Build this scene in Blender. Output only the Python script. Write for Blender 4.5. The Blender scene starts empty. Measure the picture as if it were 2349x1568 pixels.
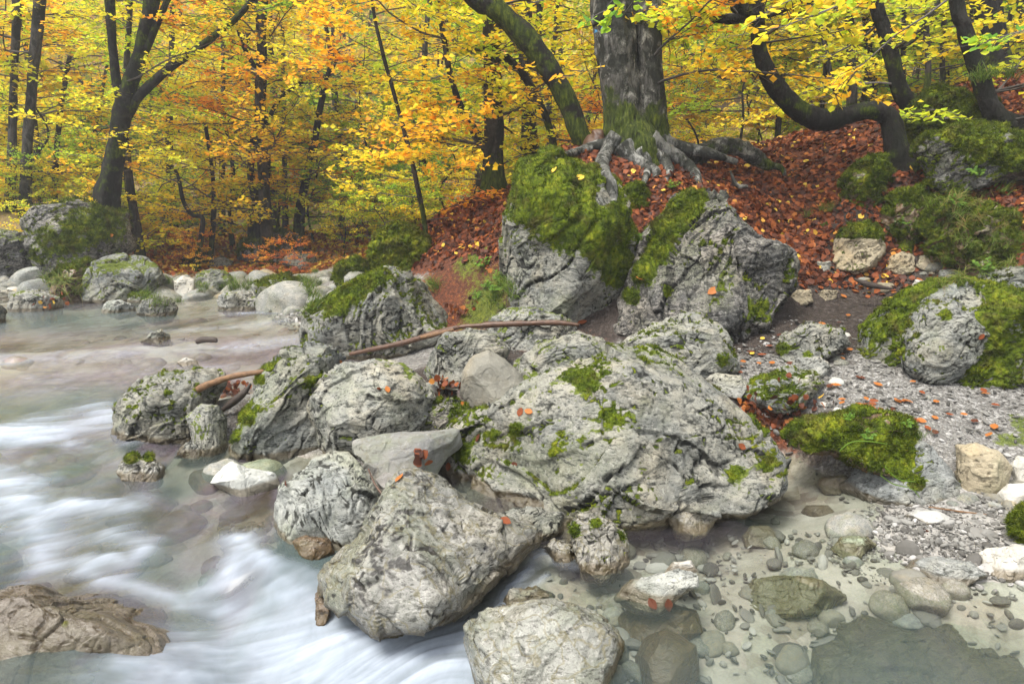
import bpy, bmesh, math
import numpy as np
from math import radians, sin, cos, tan, pi

SC = bpy.context.scene
COL = SC.collection
# ------------------------------------------------------------------ camera, sky, sun, exposure
F = 1566.0; CU, CV = 1174.5, 784.2
PITCH = radians(9.6); CAMZ = 1.6
cd = bpy.data.cameras.new('camera'); cam = bpy.data.objects.new('camera', cd); COL.objects.link(cam)
cam.location = (0, 0, CAMZ); cam.rotation_euler = (radians(90) - PITCH, 0, 0)
cd.sensor_width = 36; cd.lens = 36 * F / 2349.0; cd.clip_start = 0.05; cd.clip_end = 1200
SC.camera = cam
SUN_FROM = 45   # the lamp shines towards +Y turned this many degrees to +X
SUN_EL, SUN_AZ = radians(63), radians(180 + 45)
w = bpy.data.worlds.new('World'); SC.world = w; w.use_nodes = True
nt = w.node_tree; bg = nt.nodes['Background']
sky = nt.nodes.new('ShaderNodeTexSky'); sky.sky_type = 'NISHITA'; sky.sun_disc = False
sky.sun_elevation = SUN_EL; sky.sun_rotation = SUN_AZ; sky.dust_density = 4.0; sky.air_density = 1.0; sky.ozone_density = 1.0
hs = nt.nodes.new('ShaderNodeHueSaturation'); hs.inputs['Saturation'].default_value = 0.38
nt.links.new(sky.outputs[0], hs.inputs['Color']); nt.links.new(hs.outputs[0], bg.inputs[0])
bg.inputs[1].default_value = 0.11
sl = bpy.data.lights.new('sun', 'SUN'); sl.energy = 1.5; sl.angle = radians(22); sl.color = (1, 0.95, 0.88)
so = bpy.data.objects.new('sun', sl); COL.objects.link(so)
so.rotation_euler = (radians(90) - SUN_EL, 0, -radians(SUN_FROM))
SC.view_settings.view_transform = 'Standard'; SC.view_settings.look = 'None'
SC.view_settings.exposure = 1.68; SC.view_settings.gamma = 1.0
SC.render.engine = 'CYCLES'
cy = SC.cycles; cy.max_bounces = 7; cy.diffuse_bounces = 5; cy.glossy_bounces = 2; cy.transmission_bounces = 4
cy.transparent_max_bounces = 8; cy.volume_bounces = 0; cy.use_denoising = True
cy.use_adaptive_sampling = True; cy.adaptive_threshold = 0.02

# ------------------------------------------------------------------ maths helpers
def ray(u, v):
    cx = (u - CU) / F; c = -(v - CV) / F
    return np.array([cx, cos(PITCH) + c * sin(PITCH), -sin(PITCH) + c * cos(PITCH)])
CAM = np.array([0, 0, CAMZ])
def at_y(u, v, y): d = ray(u, v); return CAM + d * (y / d[1])
def at_z(u, v, z): d = ray(u, v); return CAM + d * ((z - CAMZ) / d[2])
def sstep(a, b, x):
    t = np.clip((x - a) / (b - a), 0, 1); return t * t * (3 - 2 * t)

_r = np.random.RandomState(7)
PERM = _r.permutation(256); PERM = np.concatenate([PERM, PERM, PERM])
GR = _r.normal(size=(256, 3)); GR /= np.linalg.norm(GR, axis=1)[:, None]
def pn(p, seed=0):
    p = p + seed * 17.137
    i = np.floor(p).astype(np.int64); f = p - i; u = f * f * f * (f * (f * 6 - 15) + 10); i &= 255
    out = 0
    for dx in (0, 1):
        a = PERM[i[:, 0] + dx]; wx = u[:, 0] if dx else 1 - u[:, 0]
        for dy in (0, 1):
            b = PERM[a + i[:, 1] + dy]; wy = u[:, 1] if dy else 1 - u[:, 1]
            for dz in (0, 1):
                g = GR[PERM[b + i[:, 2] + dz] & 255]
                wz = u[:, 2] if dz else 1 - u[:, 2]
                out = out + wx * wy * wz * (g[:, 0] * (f[:, 0] - dx) + g[:, 1] * (f[:, 1] - dy) + g[:, 2] * (f[:, 2] - dz))
    return out * 1.6
def fbm(p, seed=0, o=4, gain=.5):
    s = 0; a = 1; n = 0
    for k in range(o):
        s = s + a * pn(p * 2.03 ** k, seed + k); n += a; a *= gain
    return s / n
def worley(p, seed=0):
    p = p + seed * 9.731; i = np.floor(p).astype(np.int64); f1 = np.full(len(p), 9.); f2 = np.full(len(p), 9.); idx = np.zeros(len(p), int); off = np.zeros_like(p)
    for dx in (-1, 0, 1):
        for dy in (-1, 0, 1):
            for dz in (-1, 0, 1):
                c = i + [dx, dy, dz]; h = PERM[PERM[PERM[c[:, 0] & 255] + (c[:, 1] & 255)] + (c[:, 2] & 255)]
                d = c + .5 + GR[h] * .45 - p; r = np.sqrt((d * d).sum(1)); m = r < f1
                f2 = np.where(m, f1, np.minimum(f2, r)); idx = np.where(m, h, idx); off[m] = d[m]; f1 = np.where(m, r, f1)
    return f1, f2, idx, off
def n2(x, y, sc, seed=0, o=3):
    x = np.asarray(x, float); sh = x.shape
    p = np.stack([x.ravel() * sc, np.asarray(y, float).ravel() * sc, np.full(x.size, .37)], 1)
    return fbm(p, seed, o).reshape(sh)

# ------------------------------------------------------------------ mesh helpers
def tag(o, label=None, cat=None, group=None, kind=None):
    if label: o['label'] = label
    if cat: o['category'] = cat
    if group: o['group'] = group
    if kind: o['kind'] = kind
    return o
def empty(name, loc=(0, 0, 0), rz=0.):
    o = bpy.data.objects.new(name, None); COL.objects.link(o); o.location = loc; o.rotation_euler = (0, 0, rz)
    o.empty_display_size = .1; return o
def mesh(name, V, faces, mat=None, attrs=None, smooth=True, k=None):
    """faces: (n,k) array, or a list of such arrays"""
    me = bpy.data.meshes.new(name)
    fl = faces if isinstance(faces, list) else [faces]
    loops = np.concatenate([f.ravel() for f in fl]).astype(np.int32)
    tot = np.concatenate([np.full(len(f), f.shape[1], np.int32) for f in fl])
    st = np.concatenate([[0], np.cumsum(tot)[:-1]]).astype(np.int32)
    me.vertices.add(len(V)); me.vertices.foreach_set('co', np.ascontiguousarray(V, np.float32).ravel())
    me.loops.add(len(loops)); me.loops.foreach_set('vertex_index', loops)
    me.polygons.add(len(tot)); me.polygons.foreach_set('loop_start', st); me.polygons.foreach_set('loop_total', tot)
    me.polygons.foreach_set('use_smooth', np.full(len(tot), smooth))
    me.update(calc_edges=True)
    for kx, (dom, arr) in (attrs or {}).items():
        a = me.attributes.new(kx, 'FLOAT', dom); a.data.foreach_set('value', np.ascontiguousarray(arr, np.float32))
    if mat: me.materials.append(mat)
    return me
def obj(name, me, parent=None, loc=None):
    o = bpy.data.objects.new(name, me); COL.objects.link(o); o.color = (.5, .5, .5, 1)
    if parent is not None: o.parent = parent
    if loc is not None: o.location = loc
    return o
def vnormals(V, T):
    fn = np.cross(V[T[:, 1]] - V[T[:, 0]], V[T[:, 2]] - V[T[:, 0]]); N = np.zeros_like(V)
    for c in range(3):
        for j in range(3): N[:, c] += np.bincount(T[:, j], fn[:, c], len(V))
    return N / (np.linalg.norm(N, axis=1)[:, None] + 1e-12)
_ico = {}
def ico(n):
    if n not in _ico:
        bm = bmesh.new(); bmesh.ops.create_icosphere(bm, subdivisions=n, radius=1)
        V = np.array([v.co[:] for v in bm.verts]); bm.verts.index_update()
        T = np.array([[v.index for v in f.verts] for f in bm.faces]); bm.free()
        _ico[n] = (V, T)
    return _ico[n]

# ------------------------------------------------------------------ material helpers
class NT:
    def __init__(s, name):
        s.m = bpy.data.materials.new(name); s.m.use_nodes = True; s.t = s.m.node_tree; s.t.nodes.clear()
        s.out = s.t.nodes.new('ShaderNodeOutputMaterial')
    def n(s, typ, ins=None, **kw):
        x = s.t.nodes.new('ShaderNode' + typ)
        for k, v in kw.items(): setattr(x, k, v)
        for k, v in (ins or {}).items():
            if hasattr(v, 'is_linked') or isinstance(v, bpy.types.NodeSocket): s.t.links.new(v, x.inputs[k])
            elif isinstance(v, bpy.types.Node): s.t.links.new(v.outputs[0], x.inputs[k])
            else: x.inputs[k].default_value = v
        return x
    def attr(s, name): return s.n('Attribute', attribute_name=name).outputs['Fac']
    def math(s, op, a, b=0., clamp=False): return s.n('Math', {0: a, 1: b}, operation=op, use_clamp=clamp).outputs[0]
    def ramp(s, fac, stops, interp='LINEAR'):
        x = s.n('ValToRGB', {0: fac}); cr = x.color_ramp; cr.interpolation = interp
        while len(cr.elements) > 1: cr.elements.remove(cr.elements[-1])
        for i, (p, c) in enumerate(stops):
            e = cr.elements[0] if i == 0 else cr.elements.new(p)
            e.position = p; c = (c, c, c) if isinstance(c, (int, float)) else c; e.color = (*c[:3], 1)
        return x.outputs[0]
    def mix(s, fac, a, b, mode='MIX'):
        x = s.n('Mix', data_type='RGBA', blend_type=mode); x.clamp_factor = True
        for k, v in ((0, fac), (6, a), (7, b)):
            if isinstance(v, bpy.types.NodeSocket): s.t.links.new(v, x.inputs[k])
            else: x.inputs[k].default_value = (*v, 1) if isinstance(v, tuple) else v
        return x.outputs[2]
    def noise(s, co, sc, det=4, rough=.6, dist=0.): return s.n('TexNoise', {'Vector': co, 'Scale': sc, 'Detail': det, 'Roughness': rough, 'Distortion': dist})
    def surf(s, sh): s.t.links.new(sh.outputs[0] if isinstance(sh, bpy.types.Node) else sh, s.out.inputs[0]); return s.m
def seeded_coords(n, world=False):
    if world: return n.n('NewGeometry').outputs['Position']
    tc = n.n('TexCoord').outputs['Object']; oi = n.n('ObjectInfo').outputs['Random']
    return n.n('VectorMath', {0: tc, 1: n.n('CombineXYZ', {0: n.math('MULTIPLY', oi, 37.), 1: n.math('MULTIPLY', oi, 11.), 2: 0.}).outputs[0]}, operation='ADD').outputs[0]

def rock_mat(name, light, mid, dark, lichen=.5, warm=.25, rough=.85, stain=(.16, .11, .04), scale=1., bump=.35, vein=0., green=True):
    n = NT(name); co = seeded_coords(n)
    a = n.noise(co, 3.2 * scale, 6, .65, .4).outputs[0]
    cs = n.n('Mapping', {'Vector': co, 'Rotation': (.3, .65, .2), 'Scale': (.75, 1., 2.3)})
    b = n.noise(cs, 12 * scale, 5, .7, .5).outputs[0]
    c = n.noise(cs, 46 * scale, 4, .7).outputs[0]
    d = n.noise(co, 150 * scale, 2, .6).outputs[0]
    base = n.ramp(a, [(.34, mid), (.5, tuple((x + y) / 2 for x, y in zip(light, mid))), (.62, light)])
    base = n.mix(n.ramp(b, [(.42, 0.), (.6, 1.)]), n.mix(.5, base, mid), base)
    base = n.mix(n.ramp(n.noise(co, 2.1, 4, .6).outputs[0], [(.5, 0.), (.68, warm)]), base, tuple(min(1, x * y * 1.6) for x, y in zip(light, (.85, .68, .42))))
    base = n.mix(n.ramp(n.noise(co, 1.7, 5, .65, .5).outputs[0], [(.5, 0.), (.64, .45 if green else 0.)]), base, (.15, .17, .095))
    rnd = n.n('ObjectInfo').outputs['Random']
    base = n.mix(1., base, n.ramp(rnd, [(0., (.78, .80, .80)), (.3, (1., .98, .92)), (.55, (.86, .84, .78)), (.8, (1.08, 1.06, 1.0)), (1., (.84, .88, .86))]), 'MULTIPLY')
    # dark crust / lichen flecks
    fl = n.math('MULTIPLY', n.ramp(n.math('ADD', n.math('MULTIPLY', b, .55), n.math('MULTIPLY', c, .45)), [(.385 + .10 * lichen, 1.), (.46 + .10 * lichen, 0.)]), .8)
    base = n.mix(fl, base, dark)
    fl2 = n.ramp(n.math('ADD', n.math('MULTIPLY', c, .5), n.math('MULTIPLY', d, .5)), [(.43, 1.), (.475, 0.)])
    base = n.mix(n.math('MULTIPLY', fl2, .45 if lichen > -.1 else .2), base, dark)
    # pale lichen specks
    sp = n.ramp(n.noise(co, 32 * scale, 3, .6).outputs[0], [(.58, 0.), (.64, 1.)])
    base = n.mix(n.math('MULTIPLY', sp, .3), base, tuple(min(.75, x * 1.35) for x in light))
    if vein:
        vo = n.n('TexVoronoi', {'Vector': n.mix(.25, co, n.noise(co, 5, 3).outputs['Color']), 'Scale': 9.}, feature='DISTANCE_TO_EDGE').outputs[0]
        base = n.mix(n.math('MULTIPLY', n.ramp(vo, [(0., 1.), (.05, 0.)]), vein), base, (.12, .10, .035))
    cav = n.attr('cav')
    base = n.mix(n.math('MULTIPLY', n.ramp(n.math('ADD', cav, n.math('MULTIPLY', n.math('SUBTRACT', c, .5), .5)), [(.25, 0.), (.6, 1.)]), .95), base, tuple(x * .55 for x in dark))  # dark cracks and pits, with recess shade put into the colour
    ms = n.math('ADD', n.attr('moss'), n.math('MULTIPLY', n.math('SUBTRACT', b, .5), .9))
    mossc = n.ramp(c, [(.3, (.02, .035, .004)), (.5, (.075, .10, .008)), (.7, (.15, .18, .02))])
    base = n.mix(n.ramp(ms, [(.42, 0.), (.5, 1.)]), base, mossc)
    wet = n.math('ADD', n.attr('wet'), n.math('MULTIPLY', n.math('SUBTRACT', a, .5), .35))
    wf = n.ramp(wet, [(.35, 0.), (.6, 1.)])
    base = n.mix(n.math('MULTIPLY', wf, .9), base, n.mix(.22, n.mix(1., base, (.42, .385, .335), 'MULTIPLY'), stain))
    h = n.math('ADD', n.math('MULTIPLY', b, 1.0), n.math('ADD', n.math('MULTIPLY', c, .55), n.math('MULTIPLY', d, .2)))
    bp = n.n('Bump', {'Strength': bump, 'Distance': .035, 'Height': h})
    p = n.n('BsdfPrincipled', {'Base Color': base, 'Roughness': n.ramp(wf, [(0., rough), (1., .35)]), 'Normal': bp, 'Specular IOR Level': .35})
    return n.surf(p)

M = {}
LD = (.032, .034, .030)
M['lime'] = rock_mat('grey_limestone', (.31, .305, .262), (.150, .160, .155), (.020, .021, .017), .30)
M['lime_pale'] = rock_mat('pale_limestone', (.36, .36, .33), (.20, .21, .205), (.035, .036, .028), .12, bump=.35)
M['lime_dark'] = rock_mat('crusted_limestone', (.30, .285, .26), (.085, .088, .088), (.012, .012, .011), .7, .15)
M['cream'] = rock_mat('cream_limestone', (0.384, 0.341, 0.248), (0.285, 0.248, 0.180), (0.087, 0.068, 0.037), -.2, .35, bump=.4)
M['smooth'] = rock_mat('smooth_grey_stone', (.215, .21, .18), (.155, .152, .132), (.08, .078, .06), -.45, .3, bump=.2, green=False)
M['slab'] = rock_mat('pinkish_slab_stone', (.25, .24, .235), (.17, .17, .165), (.09, .08, .07), -.3, .1, bump=.22, vein=.3)
M['vein'] = rock_mat('veined_tan_limestone', (.33, .32, .285), (.175, .17, .15), (.035, .032, .025), .15, .15, (.06, .044, .025), vein=.6)
M['white'] = rock_mat('white_marble_stone', (.50, .49, .46), (.38, .375, .35), (.15, .14, .11), -.5, .1, bump=.2, green=False)
M['brown'] = rock_mat('river_brown_stone', (0.186, 0.130, 0.081), (0.099, 0.068, 0.043), (0.025, 0.019, 0.012), .1, .5, (0.062, 0.031, 0.012), bump=.3)
M['mauve'] = rock_mat('mauve_river_stone', (0.347, 0.304, 0.291), (0.248, 0.205, 0.205), (0.050, 0.037, 0.037), 0., .3, (0.155, 0.105, 0.093), bump=.3)
M['wetrock'] = rock_mat('washed_river_rock', (.33, .32, .325), (.19, .18, .19), (.035, .03, .03), .2, .12, (.10, .095, .095), bump=.3)
M['green'] = rock_mat('greenish_river_stone', (0.272, 0.304, 0.216), (0.160, 0.192, 0.136), (0.048, 0.056, 0.032), .1, .3, (0.128, 0.152, 0.096), bump=.3)
M['deep'] = rock_mat('dark_submerged_stone', (.11, .12, .085), (.035, .042, .032), (.010, .013, .010), .45, .3, (.03, .036, .026), bump=.5)

def moss_mat(name='moss', off=0.):
    n = NT(name); co = seeded_coords(n)
    a = n.noise(co, 6, 4, .6).outputs[0]; b = n.noise(co, 70, 3, .7).outputs[0]
    b2 = n.noise(co, 24, 4, .7).outputs[0]
    f = n.math('ADD', n.math('ADD', n.math('MULTIPLY', a, .8), n.math('MULTIPLY', n.attr('hue'), .32)), n.math('ADD', n.math('MULTIPLY', b2, .55), -.40 + off))
    c = n.ramp(f, [(.12, (.010, .018, .002)), (.32, (.04, .062, .004)), (.5, (.095, .13, .007)), (.68, (.19, .21, .012)), (.9, (.26, .20, .03))])
    c = n.mix(n.ramp(n.noise(co, 4.5, 4, .7).outputs[0], [(.52, 0.), (.66, .6)]), c, (.085, .065, .018))
    bp = n.n('Bump', {'Strength': .8, 'Distance': .02, 'Height': b})
    return n.surf(n.n('BsdfPrincipled', {'Base Color': c, 'Roughness': .9, 'Normal': bp, 'Specular IOR Level': .15}))
M['moss'] = moss_mat()
M['moss_bright'] = moss_mat('bright_moss', .10)

def leaf_mat(name, stops, trans=.55, gain=1.):
    n = NT(name)
    f = n.math('ADD', n.attr('hue'), n.math('SUBTRACT', n.n('SeparateColor', {0: n.n('ObjectInfo').outputs['Color']}).outputs[0], .5))
    c = n.ramp(f, stops)
    d = n.n('BsdfPrincipled', {'Base Color': c, 'Roughness': .6, 'Specular IOR Level': .25})
    t = n.n('BsdfTranslucent', {'Color': n.mix(.85, c, (1, 1, 1), 'MULTIPLY') if False else c})
    return n.surf(n.n('MixShader', {0: trans, 1: d, 2: t}))
M['leaf'] = leaf_mat('autumn_leaves', [(.0, (.16, .36, .05)), (.2, (.45, .66, .05)), (.36, (.80, .80, .05)), (.52, (.95, .72, .04)), (.68, (.95, .50, .03)), (.84, (.88, .29, .04)), (1., (.5, .15, .08))])
M['litter'] = leaf_mat('fallen_leaves', [(0., (.045, .02, .014)), (.3, (.10, .032, .015)), (.55, (.22, .058, .018)), (.75, (.36, .11, .025)), (.9, (.50, .22, .04)), (1., (.7, .48, .06))], .2)
M['plant'] = leaf_mat('green_plant_leaves', [(0., (.03, .07, .008)), (.5, (.08, .17, .015)), (1., (.17, .28, .03))], .4)
M['grass'] = leaf_mat('grass_blades', [(0., (.05, .09, .01)), (.4, (.13, .20, .02)), (.7, (.20, .18, .05)), (1., (.24, .13, .05))], .3)
M['far'] = leaf_mat('far_leaves', [(.0, (.26, .38, .12)), (.3, (.66, .70, .14)), (.55, (.90, .68, .14)), (.75, (.85, .48, .18)), (1., (.50, .33, .32))], .5)

def plain(name, c, r=.8, sc=20., var=.35):
    n = NT(name); co = n.n('TexCoord').outputs['Object']; a = n.noise(co, sc, 4, .6).outputs[0]
    col = n.ramp(a, [(.3, tuple(x * (1 - var) for x in c)), (.7, tuple(min(1, x * (1 + var)) for x in c))])
    return n.surf(n.n('BsdfPrincipled', {'Base Color': col, 'Roughness': r, 'Normal': n.n('Bump', {'Strength': .5, 'Distance': .01, 'Height': a})}))
def bark_mat(name, c1, c2, blotch, mossy=.5, blotch_amt=.5, rough=.9, sc=1.):
    n = NT(name); co = seeded_coords(n)
    st = n.n('Mapping', {'Vector': co, 'Scale': (1, 1, .28)})
    a = n.noise(st, 30 * sc, 5, .7, .3).outputs[0]
    b = n.noise(co, 5.5 * sc, 5, .65, .3).outputs[0]
    c = n.ramp(a, [(.35, c1), (.62, c2)])
    c = n.mix(n.math('MULTIPLY', n.ramp(b, [(.52, 0.), (.58, 1.)]), blotch_amt), c, blotch)
    dk = n.noise(n.n('Mapping', {'Vector': co, 'Scale': (1, 1, .55), 'Location': (3, 7, 1)}), 4.2 * sc, 5, .72, .5).outputs[0]
    c = n.mix(n.ramp(dk, [(.45, .85), (.53, 0.)]), c, (.012, .014, .009))
    g = n.noise(co, 3.0 * sc, 4, .7).outputs[0]
    mf = n.ramp(n.math('ADD', g, n.math('MULTIPLY', n.math('SUBTRACT', n.attr('moss'), .5), .9)), [(.66 - .2 * mossy, 0.), (.74 - .2 * mossy, 1.)])
    c = n.mix(n.math('MULTIPLY', mf, .92), c, n.ramp(a, [(.35, (.010, .017, .002)), (.52, (.045, .065, .006)), (.7, (.12, .14, .012))]))
    bp = n.n('Bump', {'Strength': 1., 'Distance': .035, 'Height': n.math('ADD', a, n.math('MULTIPLY', dk, 1.))})
    return n.surf(n.n('BsdfPrincipled', {'Base Color': c, 'Roughness': rough, 'Normal': bp, 'Specular IOR Level': .2}))
M['bark_beech'] = bark_mat('beech_bark', (.035, .034, .028), (.12, .115, .10), (.30, .29, .25), .5, .8)
M['bark_dark'] = bark_mat('dark_bark', (0.0066, 0.0055, 0.0050), (0.0226, 0.0198, 0.0165), (0.0786, 0.0786, 0.0699), .55, .25)
M['bark_grey'] = bark_mat('grey_bark', (0.0375, 0.0338, 0.0300), (0.0870, 0.0803, 0.0720), (0.1237, 0.1200, 0.1072), .15, .4)
M['bark_brown'] = bark_mat('brown_bark', (0.0215, 0.0169, 0.0137), (0.0611, 0.0520, 0.0429), (0.1001, 0.0929, 0.0786), .35, .4)
M['twig'] = plain('twig_bark', (.085, .075, .065), .85, 12)
M['bark_root'] = bark_mat('root_bark', (.075, .075, .065), (.21, .21, .19), (.34, .34, .31), .4, .8)
M['bark_far'] = bark_mat('far_bark', (0.028, 0.024, 0.020), (0.066, 0.058, 0.050), (0.088, 0.083, 0.072), .2, .4)
M['wood_wet'] = plain('wet_driftwood', (.075, .036, .018), .5, 25)
M['wood_gold'] = plain('stripped_wood', (.15, .08, .035), .7, 30)
M['wood_dark'] = plain('rotten_wood', (.04, .028, .02), .7, 25)
M['wood_pale'] = plain('weathered_rail', (.45, .42, .38), .8, 15)
M['bluepaint'] = plain('blue_trail_paint', (.05, .22, .42), .7, 40, .3)

# ------------------------------------------------------------------ water level and terrain (world-space height fields)
class RBF:
    def __init__(s, pts, eps=.15, lam=1e-3):
        P = np.array(pts, float); s.P = P[:, :2]; n = len(P)
        A = np.sqrt(((s.P[:, None] - s.P[None]) ** 2).sum(-1) + eps ** 2); A[np.diag_indices(n)] -= lam
        Q = np.hstack([np.ones((n, 1)), s.P]); K = np.block([[A, Q], [Q.T, np.zeros((3, 3))]])
        sol = np.linalg.solve(K, np.concatenate([P[:, 2], np.zeros(3)])); s.w = sol[:n]; s.c = sol[n:]; s.e = eps
    def __call__(s, x, y):
        x = np.asarray(x, float); y = np.asarray(y, float); out = np.empty(x.size); X = x.ravel(); Y = y.ravel()
        for i in range(0, x.size, 50000):
            a = X[i:i + 50000, None]; b = Y[i:i + 50000, None]
            out[i:i + 50000] = np.sqrt((a - s.P[:, 0]) ** 2 + (b - s.P[:, 1]) ** 2 + s.e ** 2) @ s.w + s.c[0] + s.c[1] * a[:, 0] + s.c[2] * b[:, 0]
        return out.reshape(x.shape)
WP = []
for u, v, z in [(0, 1560, .11), (200, 1560, .10), (150, 1440, .08), (420, 1500, .0), (600, 1560, -.16), (900, 1560, -.16), (1000, 1500, -.15), (-200, 1400, .0), (0, 1400, .0), (300, 1340, .02),
                (600, 1300, .01), (500, 1400, -.09), (700, 1400, -.1), (800, 1470, -.14), (300, 1200, .05), (0, 1150, .08), (600, 1150, .04), (0, 1035, .10), (400, 1050, .08),
                (0, 985, .17), (250, 990, .13), (0, 900, .22), (250, 900, .21), (0, 834, .25), (300, 818, .26), (600, 830, .25), (690, 795, .28), (0, 802, .34), (300, 787, .355), (450, 765, .37), (650, 742, .385),
                (0, 760, .37), (300, 750, .38), (0, 700, .4), (700, 700, .42), (300, 670, .42), (-600, 700, .42), (-600, 802, .34), (-600, 834, .25), (-600, 1000, .14), (-600, 1200, .05),
                (500, 800, .29), (500, 785, .33), (1060, 1160, .04), (1180, 1200, .02), (1330, 1245, .0), (1240, 1265, -.015), (1170, 1330, -.06), (1110, 1410, -.11), (1040, 1500, -.15), (1250, 1330, -.005), (1800, 1200, 0), (2300, 1400, 0), (1500, 1500, 0), (1350, 1400, 0),
                (2300, 1560, 0), (1700, 1560, 0), (1850, 1040, .0), (2600, 1300, 0), (600, 1060, .06), (900, 1200, .03)]:
    WP.append(at_z(u, v, z))
WP += [np.array(p) for p in [(-1.5, 1.0, -.18), (0, 1.0, -.2), (1.2, 1.2, 0.), (2.5, 1, 0.), (-3, 1, -.1), (0, -2, -.25), (-9, 13, .45), (0, 13, .45), (-12, 6, .3), (6, 5, 0.), (8, 9, .2), (3, 8, .2)]]
W = RBF(WP, .08)
def at_w(u, v, dz=0.):
    z = 0.
    for _ in range(12):
        p = at_z(u, v, z + dz); z = float(W(p[0], p[1])) * .7 + z * .3
    return at_z(u, v, z + dz)
TP = []
# river bed: (u, v, water depth)
for u, v, d in [(0, 1560, .12), (300, 1560, .2), (700, 1560, .35), (900, 1520, .35), (1000, 1450, .3), (0, 1420, .10), (400, 1400, .2), (650, 1350, .25), (0, 1250, .22), (250, 1250, .25), (500, 1250, .18), (0, 1100, .25),
                (250, 1120, .22), (500, 1130, .15), (620, 1100, .12), (0, 1000, .15), (200, 1000, .15), (400, 1030, .12), (550, 1060, .05), (0, 930, .3), (200, 900, .3), (0, 845, .08), (300, 830, .08), (600, 845, .2), (550, 810, .1), (0, 800, .07), (300, 785, .06),
                (450, 768, .05), (650, 745, .06), (0, 770, .3), (300, 740, .3), (0, 715, .25), (450, 730, .12), (600, 725, .08), (-600, 750, .3), (-600, 1000, .25), (-600, 1300, .25), (690, 800, .15),
                (1330, 1250, .12), (1240, 1265, .08), (1170, 1330, .06), (1110, 1410, .1), (1060, 1500, .25), (1500, 1230, .16), (1700, 1250, .14), (1500, 1350, .2), (1900, 1400, .22), (1850, 1480, .3), (2349, 1500, .45), (1600, 1500, .3), (2000, 1560, .62), (2300, 1560, .55), (2150, 1480, .45), (2000, 1460, .4),
                (1400, 1560, .3), (1750, 1180, .12), (1880, 1130, .10), (1850, 1060, .06), (1900, 1230, .05), (1850, 1300, .08), (2050, 1300, .02), (1780, 1040, .03), (2200, 1380, .08), (2349, 1400, .10)]:
    p = at_w(u, v); TP.append((p[0], p[1], p[2] - d))
TP += [(-1.5, 1.2, -.35), (0, 1.0, -.55), (1.5, 1.0, -.4), (3, 1.2, -.35), (0, -3, -.5), (-5, -3, -.3), (5, -3, -.2), (-4, 1, -.2)]
# land: (u, v, distance)
for u, v, y in [(2100, 1200, 3.45), (2349, 1200, 3.42), (2250, 1260, 3.15), (2150, 1240, 3.26), (2349, 1300, 3.02), (2349, 1150, 3.68), (2500, 1200, 3.4), (2150, 1150, 3.75), (2050, 1140, 3.85), (1980, 1060, 4.2),
                (1900, 1000, 4.45), (2100, 1000, 4.35), (2250, 1000, 4.35), (2349, 1000, 4.3), (2100, 930, 4.7), (2349, 900, 4.9), (1750, 920, 4.95), (1750, 860, 5.3), (1950, 850, 5.25), (1900, 780, 5.9), (1750, 780, 6.1),
                (1000, 990, 4.6), (1050, 900, 5.25), (950, 860, 5.4), (1100, 870, 5.3), (1250, 850, 5.4), (1400, 840, 5.5), (1500, 860, 5.2), (1200, 800, 6.3), (1400, 790, 6.5), (1080, 1100, 4.15), (1180, 1130, 3.95), (1000, 820, 6.2), (1300, 1000, 4.9), (1500, 1050, 4.6), (860, 1050, 4.25), (520, 930, 5.0), (450, 950, 4.95), (640, 950, 4.95), (820, 950, 5.1),
                (1700, 760, 6.3), (1850, 700, 6.9), (1950, 650, 7.4), (1850, 620, 7.4), (2100, 640, 7.2), (2220, 650, 6.8), (2349, 650, 6.2), (2349, 700, 5.8), (1800, 540, 7.9), (1900, 500, 8.1), (1700, 480, 7.9), (1550, 460, 7.7), (1620, 420, 8.3), (1480, 420, 8.0), (1500, 365, 8.6), (1400, 350, 8.6), (1330, 350, 8.9),
                (1250, 360, 8.4), (1700, 400, 8.9), (1620, 385, 9.2), (1800, 385, 9.4), (1760, 385, 9.6), (1900, 340, 9.4), (1960, 300, 9.6), (2050, 265, 9.6), (2150, 240, 9.5), (2250, 200, 9.8), (2349, 180, 10.), (2550, 130, 10.), (2349, 260, 8.8), (2500, 300, 8.),
                (2000, 400, 8.3), (2100, 380, 8.2), (1960, 450, 8.0), (2050, 470, 7.85), (2080, 560, 7.65), (2180, 560, 7.3), (2200, 470, 7.4), (2349, 430, 7.3), (2300, 520, 6.9), (2349, 600, 6.5), (2600, 500, 6.5), (2250, 600, 6.9), (2600, 800, 5.5), (2600, 1000, 4.3),
                (1170, 700, 7.5), (1080, 690, 7.9), (1040, 620, 8.3), (1100, 560, 8.7), (1010, 560, 9.1), (1150, 480, 9.4), (1040, 480, 10.3), (1130, 445, 10.5), (1220, 430, 10.), (960, 610, 9.2), (900, 630, 9.4), (860, 640, 9.3), (1000, 690, 8.2),
                (800, 640, 10.4), (730, 660, 10.6), (750, 700, 9.0), (650, 690, 11.2), (500, 700, 10.9), (400, 715, 10.5), (550, 715, 10.3), (300, 690, 11.2), (180, 690, 11.3), (60, 700, 10.8), (650, 640, 13.), (500, 640, 13.), (400, 640, 13.), (250, 660, 12.), (100, 650, 12.4), (0, 650, 12.4),
                (650, 600, 15.5), (500, 598, 15.5), (420, 600, 15.5), (750, 610, 14.), (820, 600, 13), (300, 560, 15.), (240, 520, 15.), (50, 500, 14.5), (0, 480, 15), (-300, 500, 14), (-300, 680, 11.5), (950, 560, 14.), (1000, 480, 17), (1300, 420, 13.5), (1500, 400, 14), (1700, 380, 14)]:
    TP.append(tuple(at_y(u, v, y)))
TP += [(9, 4, 1.6), (9, 8, 3.2), (9, 1, .6), (-14, 8, .2), (-14, 14, 2), (5, 2, .3), (4, 1.5, -.1)]
TR = RBF(TP, .25, .02)
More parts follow.
